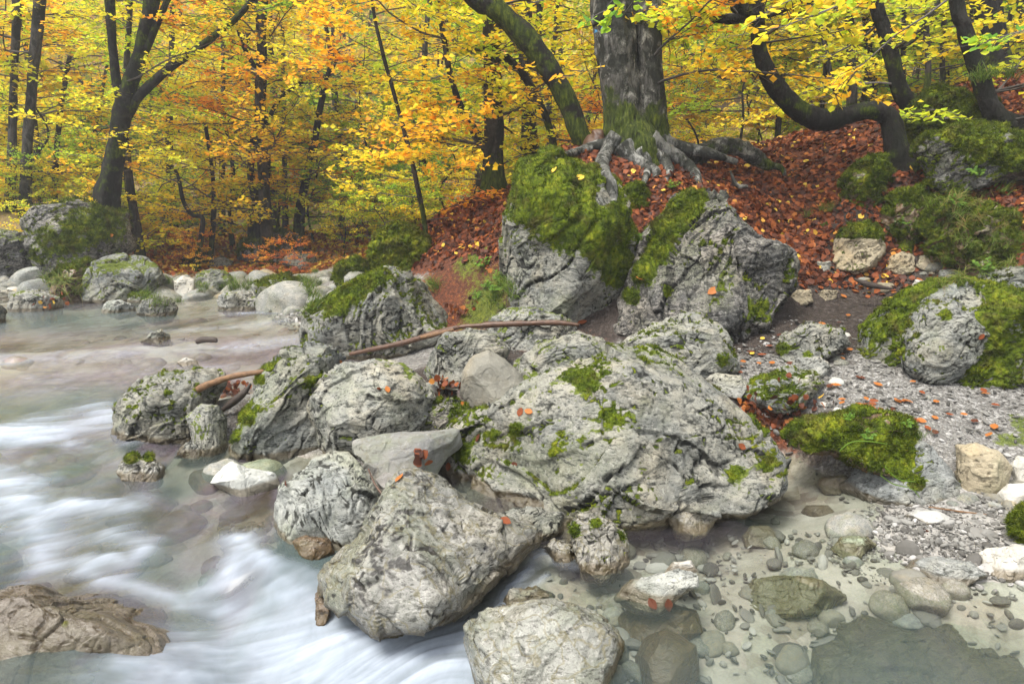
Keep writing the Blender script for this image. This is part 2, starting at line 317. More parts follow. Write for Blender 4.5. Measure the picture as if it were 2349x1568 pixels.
def terrain(x, y):
    x = np.asarray(x, float); y = np.asarray(y, float)
    near = TR(np.clip(x, -14, 10), np.clip(y, -3, 22))
    near = near + np.clip(np.abs(x) - 12, 0, 30) * .15
    far = 1.2 + .05 * (y - 16) + 1.5 * sstep(1, 9, x) + np.clip(x - 6, 0, 60) * .12 + .72 * 4 * (np.log1p(np.exp((np.minimum(y, 400) - 44) / 4.)) - np.log1p(np.exp((np.minimum(y, 400) - 105) / 4.))) + 1.2 * n2(x, y, .08, 3) + sstep(-6, -20, x) * 1.0
    k = sstep(14.5, 21, y)
    return near * (1 - k) + far * k
def tz(x, y): return float(terrain(np.array([x]), np.array([y]))[0])
def tfine(x, y):
    return terrain(x, y) + .03 * n2(x, y, 1.6, 11) + .012 * n2(x, y, 9, 12)
def ground_hit(u, v, use_water=True):
    d = ray(u, v); prev = .8
    ts = np.concatenate([np.arange(1.2, 16, .04), np.arange(16, 80, .4)])
    X = CAM[0] + d[0] * ts / d[1]; Y = ts; Z = CAM[2] + d[2] * ts / d[1]
    h = terrain(X, Y)
    if use_water: h = np.maximum(h, np.where((Y < 13), W(X, Y), -9))
    k = np.argmax(Z < h) if (Z < h).any() else -1
    return np.array([X[k], Y[k], max(Z[k], h[k] - .3)])

# ground sheet
def grid(ys, s, half):
    Y, S = np.meshgrid(ys, s, indexing='ij'); X = S * half(Y); ny, nx = X.shape
    idx = np.arange(ny * nx).reshape(ny, nx)
    Q = np.stack([idx[:-1, :-1], idx[:-1, 1:], idx[1:, 1:], idx[1:, :-1]], -1).reshape(-1, 4)
    return X.ravel(), Y.ravel(), Q
ys = np.concatenate([np.linspace(-6, 1.5, 25)[:-1], 1.5 * (1 + np.linspace(0, 1, 470) ** 1.0 * 0) * np.exp(np.linspace(0, math.log(210 / 1.5), 470))])
gx, gy, gq = grid(ys, np.linspace(-1, 1, 460), lambda y: 3.5 + .95 * np.clip(y, 0, None))
gz = tfine(gx, gy)
wz = np.where(gy < 14, W(np.clip(gx, -15, 8), np.clip(gy, -2, 14)), -5)
gu = CU + F * gx / (np.maximum(gy, .5) * cos(PITCH) - (gz - CAMZ) * sin(PITCH))
dx_, dy_ = np.meshgrid([0], [0])
under = sstep(.03, -.03, gz - wz)
nz1 = n2(gx, gy, .9, 21); nz2 = n2(gx, gy, 3.5, 22)
# leaf-litter on the banks above the river, gravel below
litter = sstep(.85, 1.15, gz + .25 * nz1) * sstep(5.8, 7.3, gy + .6 * nz1)
litter = np.maximum(litter, sstep(14.5, 16, gy)) * (1 - sstep(12.6, 13.6, gy) * sstep(1.5, .5, gx))
moss_g = sstep(.1, .5, nz1 + .35 * nz2 + .25 * sstep(2.2, 3.2, gx) * sstep(6.5, 4.2, gy) * sstep(3.9, 4.3, gy) * 3 - .35)
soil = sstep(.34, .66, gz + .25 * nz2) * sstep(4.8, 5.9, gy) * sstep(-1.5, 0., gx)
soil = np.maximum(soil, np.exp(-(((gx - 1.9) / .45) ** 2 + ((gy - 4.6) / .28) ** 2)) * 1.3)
def blob(u, v, y, r, ry=None):
    p = at_y(u, v, y); return np.exp(-((gx - p[0]) / r) ** 2 - ((gy - p[1]) / (ry or r)) ** 2)
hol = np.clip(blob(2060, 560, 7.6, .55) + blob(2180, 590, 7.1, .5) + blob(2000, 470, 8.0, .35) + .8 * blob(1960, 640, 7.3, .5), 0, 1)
soil = np.maximum(soil, 1.1 * np.clip(blob(1000, 900, 5.15, .5) + blob(900, 1000, 4.6, .4) + blob(1100, 1120, 3.9, .35) + blob(1280, 820, 5.9, .6, .4) + blob(640, 950, 4.95, .35), 0, 1)); litter = litter * (1 - hol); soil = np.maximum(soil, hol * 1.2)  # blobs around the rock pile paint contact shade as dark ground colour
litter = np.maximum(litter, np.clip(blob(1740, 945, 4.75, .32) + blob(1080, 640, 8.2, .9) + blob(1250, 790, 6.4, .7, .4), 0, 1)); moss_g = np.maximum(moss_g, .75 * np.clip(blob(1110, 700, 7.7, .4) + blob(1080, 620, 8.4, .3) + blob(2230, 480, 7.3, .5) + blob(1960, 430, 8.2, .3), 0, 1))
sand = np.clip(blob(2120, 1210, 3.4, 1.1, .45) + blob(2250, 1330, 3., .8, .3) + .8 * blob(1900, 1180, 3.7, .3) + .7 * blob(1750, 1330, 3.1, .7, .4) + .5 * blob(1600, 1480, 2.6, .5, .3), 0, 1)
def ground_mat():
    n = NT('ground'); co = n.n('NewGeometry').outputs['Position']
    a = n.noise(co, 2.5, 5, .6).outputs[0]; b = n.noise(co, 22, 5, .7).outputs[0]
    vo = n.n('TexVoronoi', {'Vector': co, 'Scale': 34., 'Randomness': 1.}); vd = n.n('TexVoronoi', {'Vector': co, 'Scale': 34.}, feature='DISTANCE_TO_EDGE').outputs[0]
    vo2 = n.n('TexVoronoi', {'Vector': co, 'Scale': 85.}); 
    gcol = n.ramp(n.n('SeparateColor', {0: vo.outputs['Color']}).outputs[0], [(0., (.055, .05, .043)), (.35, (.12, .115, .10)), (.7, (.20, .195, .175)), (1., (.36, .35, .33))])
    gcol = n.mix(.4, gcol, n.ramp(n.n('SeparateColor', {0: vo2.outputs['Color']}).outputs[1], [(0., (.09, .09, .085)), (1., (.44, .43, .40))]))
    gcol = n.mix(n.math('MULTIPLY', n.ramp(vd, [(0., .8), (.10, 0.)]), n.math('SUBTRACT', 1., n.math('MULTIPLY', n.attr('bed'), .6))), gcol, (.10, .09, .08))
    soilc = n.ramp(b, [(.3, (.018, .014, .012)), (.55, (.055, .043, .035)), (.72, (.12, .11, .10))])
    c = n.mix(n.ramp(n.math('ADD', n.attr('soil'), n.math('MULTIPLY', n.math('SUBTRACT', b, .5), .8)), [(.35, 0.), (.6, 1.)]), gcol, soilc)  # this mask holds real soil plus painted contact shade between the piled rocks
    litc = n.ramp(b, [(.3, (.03, .014, .01)), (.5, (.10, .035, .018)), (.7, (.22, .07, .025))])
    c = n.mix(n.ramp(n.math('ADD', n.attr('litter'), n.math('MULTIPLY', n.math('SUBTRACT', b, .5), .6)), [(.4, 0.), (.6, 1.)]), c, litc)
    c = n.mix(n.math('MULTIPLY', n.attr('farf'), n.ramp(b, [(.35, .2), (.6, 1.)])), c, n.ramp(b, [(.35, (.14, .06, .015)), (.5, (.30, .17, .03)), (.65, (.22, .24, .04))]))
    mo = n.ramp(b, [(.3, (.03, .05, .006)), (.6, (.10, .13, .012)), (.75, (.20, .22, .03))])
    c = n.mix(n.ramp(n.math('ADD', n.attr('moss'), n.math('MULTIPLY', n.math('SUBTRACT', b, .5), .9)), [(.45, 0.), (.6, .9)]), c, mo)
    c = n.mix(n.math('MULTIPLY', n.attr('sand'), .75), c, n.ramp(n.noise(co, 120, 3, .7).outputs[0], [(.3, (.22, .21, .185)), (.6, (.36, .345, .315))]))
    bed = n.ramp(n.n('SeparateColor', {0: n.n('TexVoronoi', {'Vector': n.n('Mapping', {'Vector': co, 'Scale': (1, 1, 1)}), 'Scale': 9.}).outputs['Color']}).outputs[0],
                 [(0., (.13, .10, .075)), (.3, (.22, .19, .13)), (.55, (.30, .30, .23)), (.8, (.34, .27, .22)), (1., (.5, .48, .42))])
    bed = n.mix(n.ramp(b, [(.4, .0), (.65, .6)]), bed, (.12, .10, .07))
    bed = n.mix(n.math('MULTIPLY', n.attr('mauve'), .8), bed, n.ramp(b, [(.35, (.10, .075, .08)), (.6, (.26, .20, .22))]))
    c = n.mix(n.math('MULTIPLY', n.attr('bed'), n.math('SUBTRACT', 1., n.math('MULTIPLY', n.attr('sand'), .5))), c, n.mix(n.ramp(a, [(.45, 0.), (.6, .7)]), bed, (.42, .40, .35)))
    bp = n.n('Bump', {'Strength': n.math('SUBTRACT', .7, n.math('MULTIPLY', n.math('MAXIMUM', n.attr('bed'), n.attr('sand')), .55)), 'Distance': .015, 'Height': n.math('ADD', n.ramp(vd, [(0., 0.), (.3, 1.)]), b)})
    return n.surf(n.n('BsdfPrincipled', {'Base Color': c, 'Roughness': .85, 'Normal': bp, 'Specular IOR Level': .25}))
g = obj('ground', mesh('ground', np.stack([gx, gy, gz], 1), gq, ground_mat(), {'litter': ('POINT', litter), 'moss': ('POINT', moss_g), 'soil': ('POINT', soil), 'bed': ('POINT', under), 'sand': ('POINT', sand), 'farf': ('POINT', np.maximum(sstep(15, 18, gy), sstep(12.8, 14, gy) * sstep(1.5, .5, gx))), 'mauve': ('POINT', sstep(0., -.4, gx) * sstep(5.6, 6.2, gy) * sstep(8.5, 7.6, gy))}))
tag(g, kind='structure')

# ------------------------------------------------------------------ water
wy = 1.0 * np.exp(np.linspace(0, math.log(13.5), 620))
wx, wyy, wq = grid(wy, np.linspace(-1, 1, 640), lambda y: 1.4 + 1.0 * y)
wzz = W(wx, wyy); tb = terrain(wx, wyy)
def segd(px, py, A, B):
    d = B - A; L = (d ** 2).sum() + 1e-9; t = np.clip(((px - A[0]) * d[0] + (py - A[1]) * d[1]) / L, 0, 1)
    return np.hypot(px - A[0] - t * d[0], py - A[1] - t * d[1]), t
foam = np.zeros(len(wx)); fx, fy = wx, wyy
WX = wx + .10 * n2(wx, wyy, 2.2, 31); WY = wyy + .08 * n2(wx, wyy, 2.2, 32)
def stroke(pts, wid, st):
    global foam
    P = [at_w(u, v)[:2] for u, v in pts]; n = len(P) - 1; best = np.zeros(len(wx))
    for i in range(n):
        m = (np.abs(wyy - (P[i][1] + P[i + 1][1]) / 2) < 2 + wid * 3)
        d, t = segd(WX[m], WY[m], P[i], P[i + 1]); w0 = wid[i] if isinstance(wid, list) else wid; w1 = wid[i + 1] if isinstance(wid, list) else wid
        ww = (w0 + (w1 - w0) * t) * 1.3; best[m] = np.maximum(best[m], st * .9 * np.exp(-(d / ww) ** 1.6))
    foam = 1 - (1 - foam) * (1 - np.clip(best, 0, 1))
for pts, wd, st in [([(400, 1530), (650, 1520), (900, 1510), (1010, 1540)], .17, 1.0), ([(430, 1480), (700, 1470), (950, 1480)], .10, .8), ([(500, 1568), (1000, 1568)], .25, .9),
                    ([(0, 1110), (60, 1180), (200, 1160), (280, 1165)], .12, .85), ([(60, 1180), (130, 1240), (110, 1300)], .08, .8), ([(-50, 1030), (0, 1110)], .15, .6), ([(250, 1230), (330, 1250), (310, 1290), (200, 1290)], .07, .7), 
                    ([(540, 1230), (560, 1260), (520, 1330), (420, 1390), (330, 1350), (200, 1320)], .06, .75), ([(560, 1250), (640, 1330), (740, 1390), (800, 1440)], .05, .7), ([(600, 1290), (700, 1310), (760, 1360)], .04, .5), ([(480, 1400), (560, 1450), (680, 1490)], .09, .6), ([(620, 1360), (720, 1420), (850, 1480)], .08, .7),
                    ([(-40, 1005), (60, 990), (160, 985), (250, 960)], .14, .95), ([(0, 1010), (180, 1012)], .07, .9), ([(100, 960), (230, 930), (300, 1000)], .15, .5), ([(200, 1030), (260, 1060)], .1, .3),
                    ([(1340, 1270), (1240, 1270), (1190, 1320), (1120, 1400), (1050, 1480), (1010, 1540)], .045, .75), ([(1260, 1320), (1180, 1370), (1080, 1470)], .03, .5), ([(1200, 1250), (1330, 1300)], .05, .3),
                    ([(0, 830), (150, 822), (300, 812), (500, 800), (680, 775)], .22, .45), ([(350, 760), (550, 750), (690, 735)], .2, .45), ([(550, 720), (690, 715)], .2, .6), ([(100, 870), (300, 850), (500, 840)], .25, .30), ([(560, 800), (680, 790)], .15, .55)]:
    stroke(pts, wd, st)
ang = n2(wx, wyy, .5, 41) * .9 + .55
cx_ = wx * np.cos(ang) + wyy * np.sin(ang); cy_ = -wx * np.sin(ang) + wyy * np.cos(ang)
stk = fbm(np.stack([cx_ * 2.2, cy_ * 11, 0 * wx], 1), 44, 4); stk2 = fbm(np.stack([cx_ * .9, cy_ * 4, 0 * wx], 1), 47, 3)
leftm = sstep(.2, -.4, wx + .25 * (wyy - 3.2) * 0 + .0)
foam = np.clip(foam * (.72 + .42 * stk + .35 * stk2) + leftm * .07 * sstep(0, .5, stk2 + .5 * stk), 0, 1)
turb = sstep(.4, -.5, wx) * (1 - .55 * np.exp(-((wyy - 6.75) / .35) ** 2)) * (1 - .3 * sstep(7.6, 8.6, wyy))
wzz = wzz + .035 * foam * (.6 + .5 * stk2) + turb * (.022 * n2(wx, wyy, 2.2, 51) + .008 * stk) * sstep(8.5, 6.5, wyy) + .002 * n2(wx, wyy, 6, 52)
dep = np.clip(wzz - tb, 0, .6)
keep = (dep[wq] > .0).any(1)
vk = np.zeros(len(wx), bool); vk[wq[keep].ravel()] = True
foam = np.clip(foam * .9, 0, 1) ** 1.45 * (1 + .28 * fbm(np.stack([cx_ * 3, cy_ * 26, 0 * wx], 1), 71, 3)); foam = np.clip(foam, 0, 1); milk = np.clip(turb * (.55 + .25 * sstep(.05, .35, dep)) , 0, 1)
thin = np.exp(-((wyy - 6.7) / .5) ** 2) * turb
mapi = -np.ones(len(wx), int); mapi[vk] = np.arange(vk.sum())
def water_mat():
    n = NT('water'); co = n.n('NewGeometry').outputs['Position']
    dep = n.attr('depth'); tu = n.attr('turb'); fo = n.attr('foam')
    st = n.n('Mapping', {'Vector': co, 'Scale': (1, .45, 1), 'Rotation': (0, 0, -.5)})
    a = n.noise(st, 2.6, 3, .55, .8).outputs[0]; b = n.noise(st, 9, 3, .6, 1.2).outputs[0]
    a2 = n.noise(st, 1.5, 3, .55, .8).outputs[0]
    milkc = n.ramp(a2, [(.35, (.045, .064, .050)), (.45, (.085, .105, .10)), (.54, (.145, .12, .145)), (.64, (.07, .05, .034))])
    milkc = n.mix(n.ramp(dep, [(.12, 0.), (.3, .8)]), milkc, (.09, .128, .128))
    milkc = n.mix(n.math('MULTIPLY', n.attr('mauve'), .75), milkc, n.ramp(b, [(.35, (.12, .10, .115)), (.6, (.26, .225, .255))]))
    cl = n.math('SUBTRACT', 1., n.math('POWER', 2.718, n.math('MULTIPLY', dep, n.math('ADD', -.85, n.math('MULTIPLY', tu, -2.1)))))
    cl = n.math('ADD', cl, n.math('MULTIPLY', tu, n.math('ADD', -.1, n.math('MULTIPLY', a, .4))), True)
    clear = n.n('BsdfTransparent', {'Color': (.90, .94, .90, 1)})
    md = n.n('BsdfDiffuse', {'Color': milkc})
    fd = n.n('BsdfDiffuse', {'Color': (.40, .45, .52, 1)})
    body = n.n('MixShader', {0: cl, 1: clear, 2: md})
    ff = n.ramp(n.math('ADD', fo, n.math('MULTIPLY', n.math('SUBTRACT', b, .5), n.math('MULTIPLY', fo, .6))), [(.03, 0.), (.3, .38), (.8, .95)])
    body = n.n('MixShader', {0: ff, 1: body, 2: fd})
    bp = n.n('Bump', {'Strength': .25, 'Distance': .05, 'Height': a})
    gl = n.n('BsdfGlossy', {'Color': (1, 1, 1, 1), 'Roughness': .22, 'Normal': bp})
    fr = n.n('Fresnel', {'IOR': 1.33, 'Normal': bp}).outputs[0]
    return n.surf(n.n('MixShader', {0: n.math('MULTIPLY', fr, n.math('SUBTRACT', .7, n.math('MULTIPLY', ff, .5))), 1: body, 2: gl}))
wo = obj('water', mesh('water', np.stack([wx, wyy, wzz], 1)[vk], mapi[wq[keep]], water_mat(),
                       {'foam': ('POINT', foam[vk]), 'depth': ('POINT', dep[vk]), 'turb': ('POINT', turb[vk]), 'mauve': ('POINT', (sstep(.2, -.3, wx) * sstep(5.2, 6.3, wyy + .35 * n2(wx, wyy, 1.2, 61)) * sstep(8.6, 7.2, wyy))[vk])}))
tag(wo, kind='structure')

# ------------------------------------------------------------------ rocks
def blades(V, T, N, sel, rng, count, h, wd, droop=.3):
    """small moss shoots over selected faces -> verts, tris, hue"""
    tri = T[sel]
    if len(tri) == 0 or count == 0: return np.zeros((0, 3)), np.zeros((0, 3), int), np.zeros(0)
    ar = np.linalg.norm(np.cross(V[tri[:, 1]] - V[tri[:, 0]], V[tri[:, 2]] - V[tri[:, 0]]), axis=1)
    k = rng.choice(len(tri), count, p=ar / ar.sum()); b = rng.dirichlet((1, 1, 1), count)
    P = (V[tri[k]] * b[:, :, None]).sum(1); Nn = (N[tri[k]] * b[:, :, None]).sum(1)
    d = Nn + rng.normal(size=(count, 3)) * .55; d[:, 2] -= droop * .5; d /= np.linalg.norm(d, axis=1)[:, None]
    s = np.cross(d, rng.normal(size=(count, 3))); s /= np.linalg.norm(s, axis=1)[:, None] + 1e-9
    hh = (h * (.5 + rng.rand(count)))[:, None]
    vv = np.stack([P - s * wd - Nn * .004, P + s * wd - Nn * .004, P + d * hh], 1).reshape(-1, 3)
    return vv, np.arange(count * 3).reshape(-1, 3), np.repeat(rng.rand(count), 3)

def rock_shape(rng, V0, r_of, t, size, amp, cuts, strata, seed, boxy=.9):
    a, b, c = V0[:, 0], V0[:, 1], V0[:, 2]; s = np.sqrt(a * a + b * b); th = np.arctan2(b, a)
    s2 = np.clip(s, 0, 1) ** (boxy - .35 * np.clip(-b, 0, 1)); c2 = np.sign(c) * np.abs(c) ** boxy
    r = r_of(th); P = np.stack([s2 * r * np.cos(th), s2 * r * np.sin(th), c2 * t], 1); foot = t * .42 * np.clip(-b * 1.1, 0, 1) ** 1.3
    for _ in range(cuts):
        n = rng.normal(size=3); n[2] = abs(n[2]) + .6; n /= np.linalg.norm(n)
        d = P @ n; lim = d.max() * rng.uniform(.68, .88)
        P -= np.clip(d - lim, 0, None)[:, None] * n * .75
    P[:, 2] += foot
    return P

def roughen(P, T, size, amp, strata, seed, rng, crack=1.):
    N = vnormals(P, T)
    q = P / size
    P = P + N * (fbm(q * 2.2, seed, 3)[:, None] * .08 * size * amp)
    # strata / ridges in a tilted frame, folded by a warp
    wv = np.stack([fbm(q * 1.6, seed + 5, 2), fbm(q * 1.6, seed + 6, 2), fbm(q * 1.6, seed + 7, 2)], 1)
    ca, sa = cos(strata), sin(strata)
    f = q + .22 * wv; al = f[:, 0] * ca + f[:, 1] * sa; ac = -f[:, 0] * sa + f[:, 1] * ca
    fr = np.stack([al * 2.2, ac * 7.5, f[:, 2] * 3.5], 1)
    def facet(pp, sd):
        f1, f2, ix, of = worley(pp, sd); return (GR[(ix * 7 + 3) & 255] * of).sum(1) + .35 * GR[ix, 0], f2 - f1
    hA, eA = facet(fr * .55 + wv * .8, seed + 9); hB, eB = facet(np.stack([al * 3, ac * 10, f[:, 2] * 5], 1) + wv * 1.5, seed + 10); hC, eC = facet(P * 17 + wv * 2, seed + 11)
    mz = sstep(-.3, .25, pn(q * 3.1, seed + 17)); mz2 = sstep(-.25, .3, pn(q * 5.1 + 4, seed + 27))
    p3 = pn(P * 12, seed + 18); p4 = pn(P * 27, seed + 12); p5 = pn(P * 62, seed + 13); p6 = fbm(P * 5, seed + 19, 3)
    ckA = np.exp(-(eA / .035) ** 2) * mz * sstep(-.3, .2, p4 + p3); ckB = np.exp(-(eB / .05) ** 2) * mz2 * sstep(-.3, .2, p4); ckC = np.exp(-(eC / .12) ** 2) * sstep(-.2, .3, p6)
    pit = sstep(.28, .5, pn(P * 34 + 9, seed + 33)) * sstep(-.1, .3, p6)
    amp2 = size * amp
    h = amp2 * (.042 * hA + .017 * hB) + min(amp, 1.2) * (.005 * hC + .014 * p6 + .006 * p3 + .0034 * p4 + .0016 * p5) - amp * crack * (.020 * size * ckA + .009 * size * ckB + .005 * ckC) - .004 * pit * amp
    N = vnormals(P, T); P = P + N * h[:, None]
    streak = sstep(.26, .5, pn(fr * [1.6, 4.2, 2.5], seed + 41) + .5 * p4) * sstep(-.2, .2, pn(q * 2.3, seed + 42))
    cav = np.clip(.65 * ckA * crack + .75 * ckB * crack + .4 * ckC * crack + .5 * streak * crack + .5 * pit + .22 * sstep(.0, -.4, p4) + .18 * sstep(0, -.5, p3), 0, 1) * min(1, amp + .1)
    return P, cav
ROCKS = []
def rock(poly, y, t, mat, label, moss=0., seed=None, lod=None, amp=1., cuts=4, strata=.5, ext=1.12, name='boulder', cat='boulder', group=None, moss_pts=(), crack=1., cushion=None, boxy=.9, mossh=.015, parent_moss='moss', moss_mat_='moss', weth=.10, auto=None, stretch=True):
    seed = seed if seed is not None else len(ROCKS) + 1
    rng = np.random.RandomState(seed * 31 + 5)
    P = np.array(poly, float)
    # area centroid
    x, yy = P[:, 0], P[:, 1]; x2, y2 = np.roll(x, -1), np.roll(yy, -1); cr = x * y2 - x2 * yy; A = cr.sum() / 2
    cu, cv = ((x + x2) * cr).sum() / (6 * A), ((yy + y2) * cr).sum() / (6 * A)
    if auto is None: auto = np.ptp(P[:, 0]) < 215 and name != 'mossy_hummock' and name != 'mossy_overhang'
    if auto:
        gh = ground_hit(cu, P[:, 1].max() - (4 if name == 'submerged_stone' else 2), name != 'submerged_stone'); y = float(np.clip(gh[1] + .45 * t * gh[1] / y, y * .75, y * 1.35)); 
    P[:, 1] = np.where(P[:, 1] > cv, cv + (P[:, 1] - cv) * ext, P[:, 1])
    fw = ray(cu, cv); C = CAM + fw * (y / fw[1]); fw = fw / np.linalg.norm(fw)
    rt = np.cross(fw, [0, 0, 1.]); rt /= np.linalg.norm(rt); up = np.cross(rt, fw)
    Q = []
    for u, v in P:
        d = ray(u, v); tt = ((C - CAM) @ fw) / (d @ fw); p = CAM + d * tt - C; Q.append((p @ rt, p @ up))
    Q = np.array(Q); th = np.linspace(-pi, pi, 361); rr = np.zeros(361)
    for i, a in enumerate(th):
        dx, dy = cos(a), sin(a); best = 0
        for j in range(len(Q)):
            ax, ay = Q[j]; bx, by = Q[(j + 1) % len(Q)]; ex, ey = bx - ax, by - ay; den = dx * ey - dy * ex
            if abs(den) < 1e-12: continue
            s = (ax * ey - ay * ex) / den; k = (ax * dy - ay * dx) / den
            if s > 0 and -1e-6 <= k <= 1 + 1e-6: best = max(best, s)
        rr[i] = best
    rr[-1] = rr[0]; ker = np.array([.1, .2, .4, .2, .1]); rr = np.convolve(np.concatenate([rr[-3:-1], rr, rr[1:3]]), ker, 'valid')
    wpx = np.ptp(P[:, 0])
    if lod is None: lod = 8 if wpx > 600 else 7 if wpx > 130 else 6 if wpx > 60 else 5
    V0, T = ico(lod); size = float(np.sqrt(np.ptp(Q[:, 0]) * np.ptp(Q[:, 1])))
    L = rock_shape(rng, V0, lambda a: np.interp(a, th, rr), t, size, amp, cuts, strata, seed, boxy)
    L, cav = roughen(L, T, size, amp, strata, seed, rng, crack)
    Wd = C + L[:, :1] * rt + L[:, 1:2] * up - L[:, 2:3] * fw
    lowz = Wd[:, 2].min(); tg = float(terrain(np.array([C[0]]), np.array([C[1] - t * .3]))[0]) - .06
    Wd[:, 2] -= stretch * (min(max(0., lowz - tg), (.45 if name == 'boulder' else .2) * size) + .05 * size) * np.clip(-V0[:, 1] * 1.15 - .1, 0, 1) ** .8
    base = np.array([C[0], C[1], Wd[:, 2].min()])
    N = vnormals(Wd, T)
    if (N * (Wd - C)).sum() < 0: T = T[:, ::-1]; N = -N
    wl = W(Wd[:, 0], Wd[:, 1]); inr = (wl > terrain(np.array([C[0]]), np.array([C[1] - t]))[0] - .12)
    wet = sstep(weth, weth * .25 - .035, Wd[:, 2] - wl - .03 * fbm(Wd * 6, 3, 2)) * (inr if Wd[:, 1].min() < 13 else 0)
    ms = fbm(Wd * (2.2 / max(.35, size)) + seed, seed, 4)
    m = np.clip((moss - .5) * 1.6 + .55 * N[:, 2] + .9 * ms + 1.1 * cav * (moss > .05), -1, 1.4)
    if moss <= .05: m[:] = -1
    m -= sstep(.0, .8, -N[:, 2]) * .6 * (moss < .9)
    pf = fbm(Wd * [9, 9, 5], seed + 2, 3) if moss_pts else 0
    for (mu, mv, mr, msn) in moss_pts:      # extra cushions: where on the rock, radius in metres
        d = ray(mu, mv); dd = np.cross(Wd - CAM, d / np.linalg.norm(d)); k = np.exp(-((dd ** 2).sum(1)) / mr ** 2) * (Wd @ fw < (C @ fw) + t * .4)
        m = m * (1 - k) + k * msn + k * (.3 * ms + .55 * pf)
    if moss > .3: m += .55 * fbm(Wd * 5.5, seed + 4, 3)
    m -= wet * .8
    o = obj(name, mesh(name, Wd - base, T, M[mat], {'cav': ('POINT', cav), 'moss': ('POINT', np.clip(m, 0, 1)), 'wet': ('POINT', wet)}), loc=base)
    tag(o, label, cat, group)
    if cushion is None: cushion = moss >= .35 or len(moss_pts) > 0
    if cushion:
        mf = m[T].mean(1); camside = (vnormals(Wd, T)[T].mean(1) @ fw) < .5
        sel = (mf > .56) & camside
        if sel.sum() > 20:
            k = np.clip((m - .52) * 1.8, 0, 1); hgt = .003 + k * (mossh * np.clip(.9 + 1.3 * pn(Wd * 8, seed) + .9 * pn(Wd * 22, seed + 1), 0, 3) + .004 * pn(Wd * 50, seed + 2))
            Vm = Wd + N * hgt[:, None]; used = np.unique(T[sel]); mp = np.zeros(len(Wd), int); mp[used] = np.arange(len(used)); Tm = mp[T[sel]]
            Vm = Vm[used]; Nm = N[used]
            ar = np.linalg.norm(np.cross(Vm[Tm[:, 1]] - Vm[Tm[:, 0]], Vm[Tm[:, 2]] - Vm[Tm[:, 0]]), axis=1).sum() / 2
            cnt = int(min(26000, ar * 15000 * (5. / y) ** 1.2)); bs = .013 * max(1, y / 5.)
            bv, bt, bh = blades(Vm, Tm, Nm, np.ones(len(Tm), bool), rng, cnt, bs * 1.3, bs * .2)
            hue0 = .5 + .5 * pn(Vm * 5, seed + 3)
            me = mesh('moss', np.vstack([Vm, bv]) - base, np.vstack([Tm, bt + len(Vm)]), M[moss_mat_], {'hue': ('POINT', np.concatenate([hue0, bh]))})
            obj('moss', me, parent=o)
    ROCKS.append((o, C, size)); return o

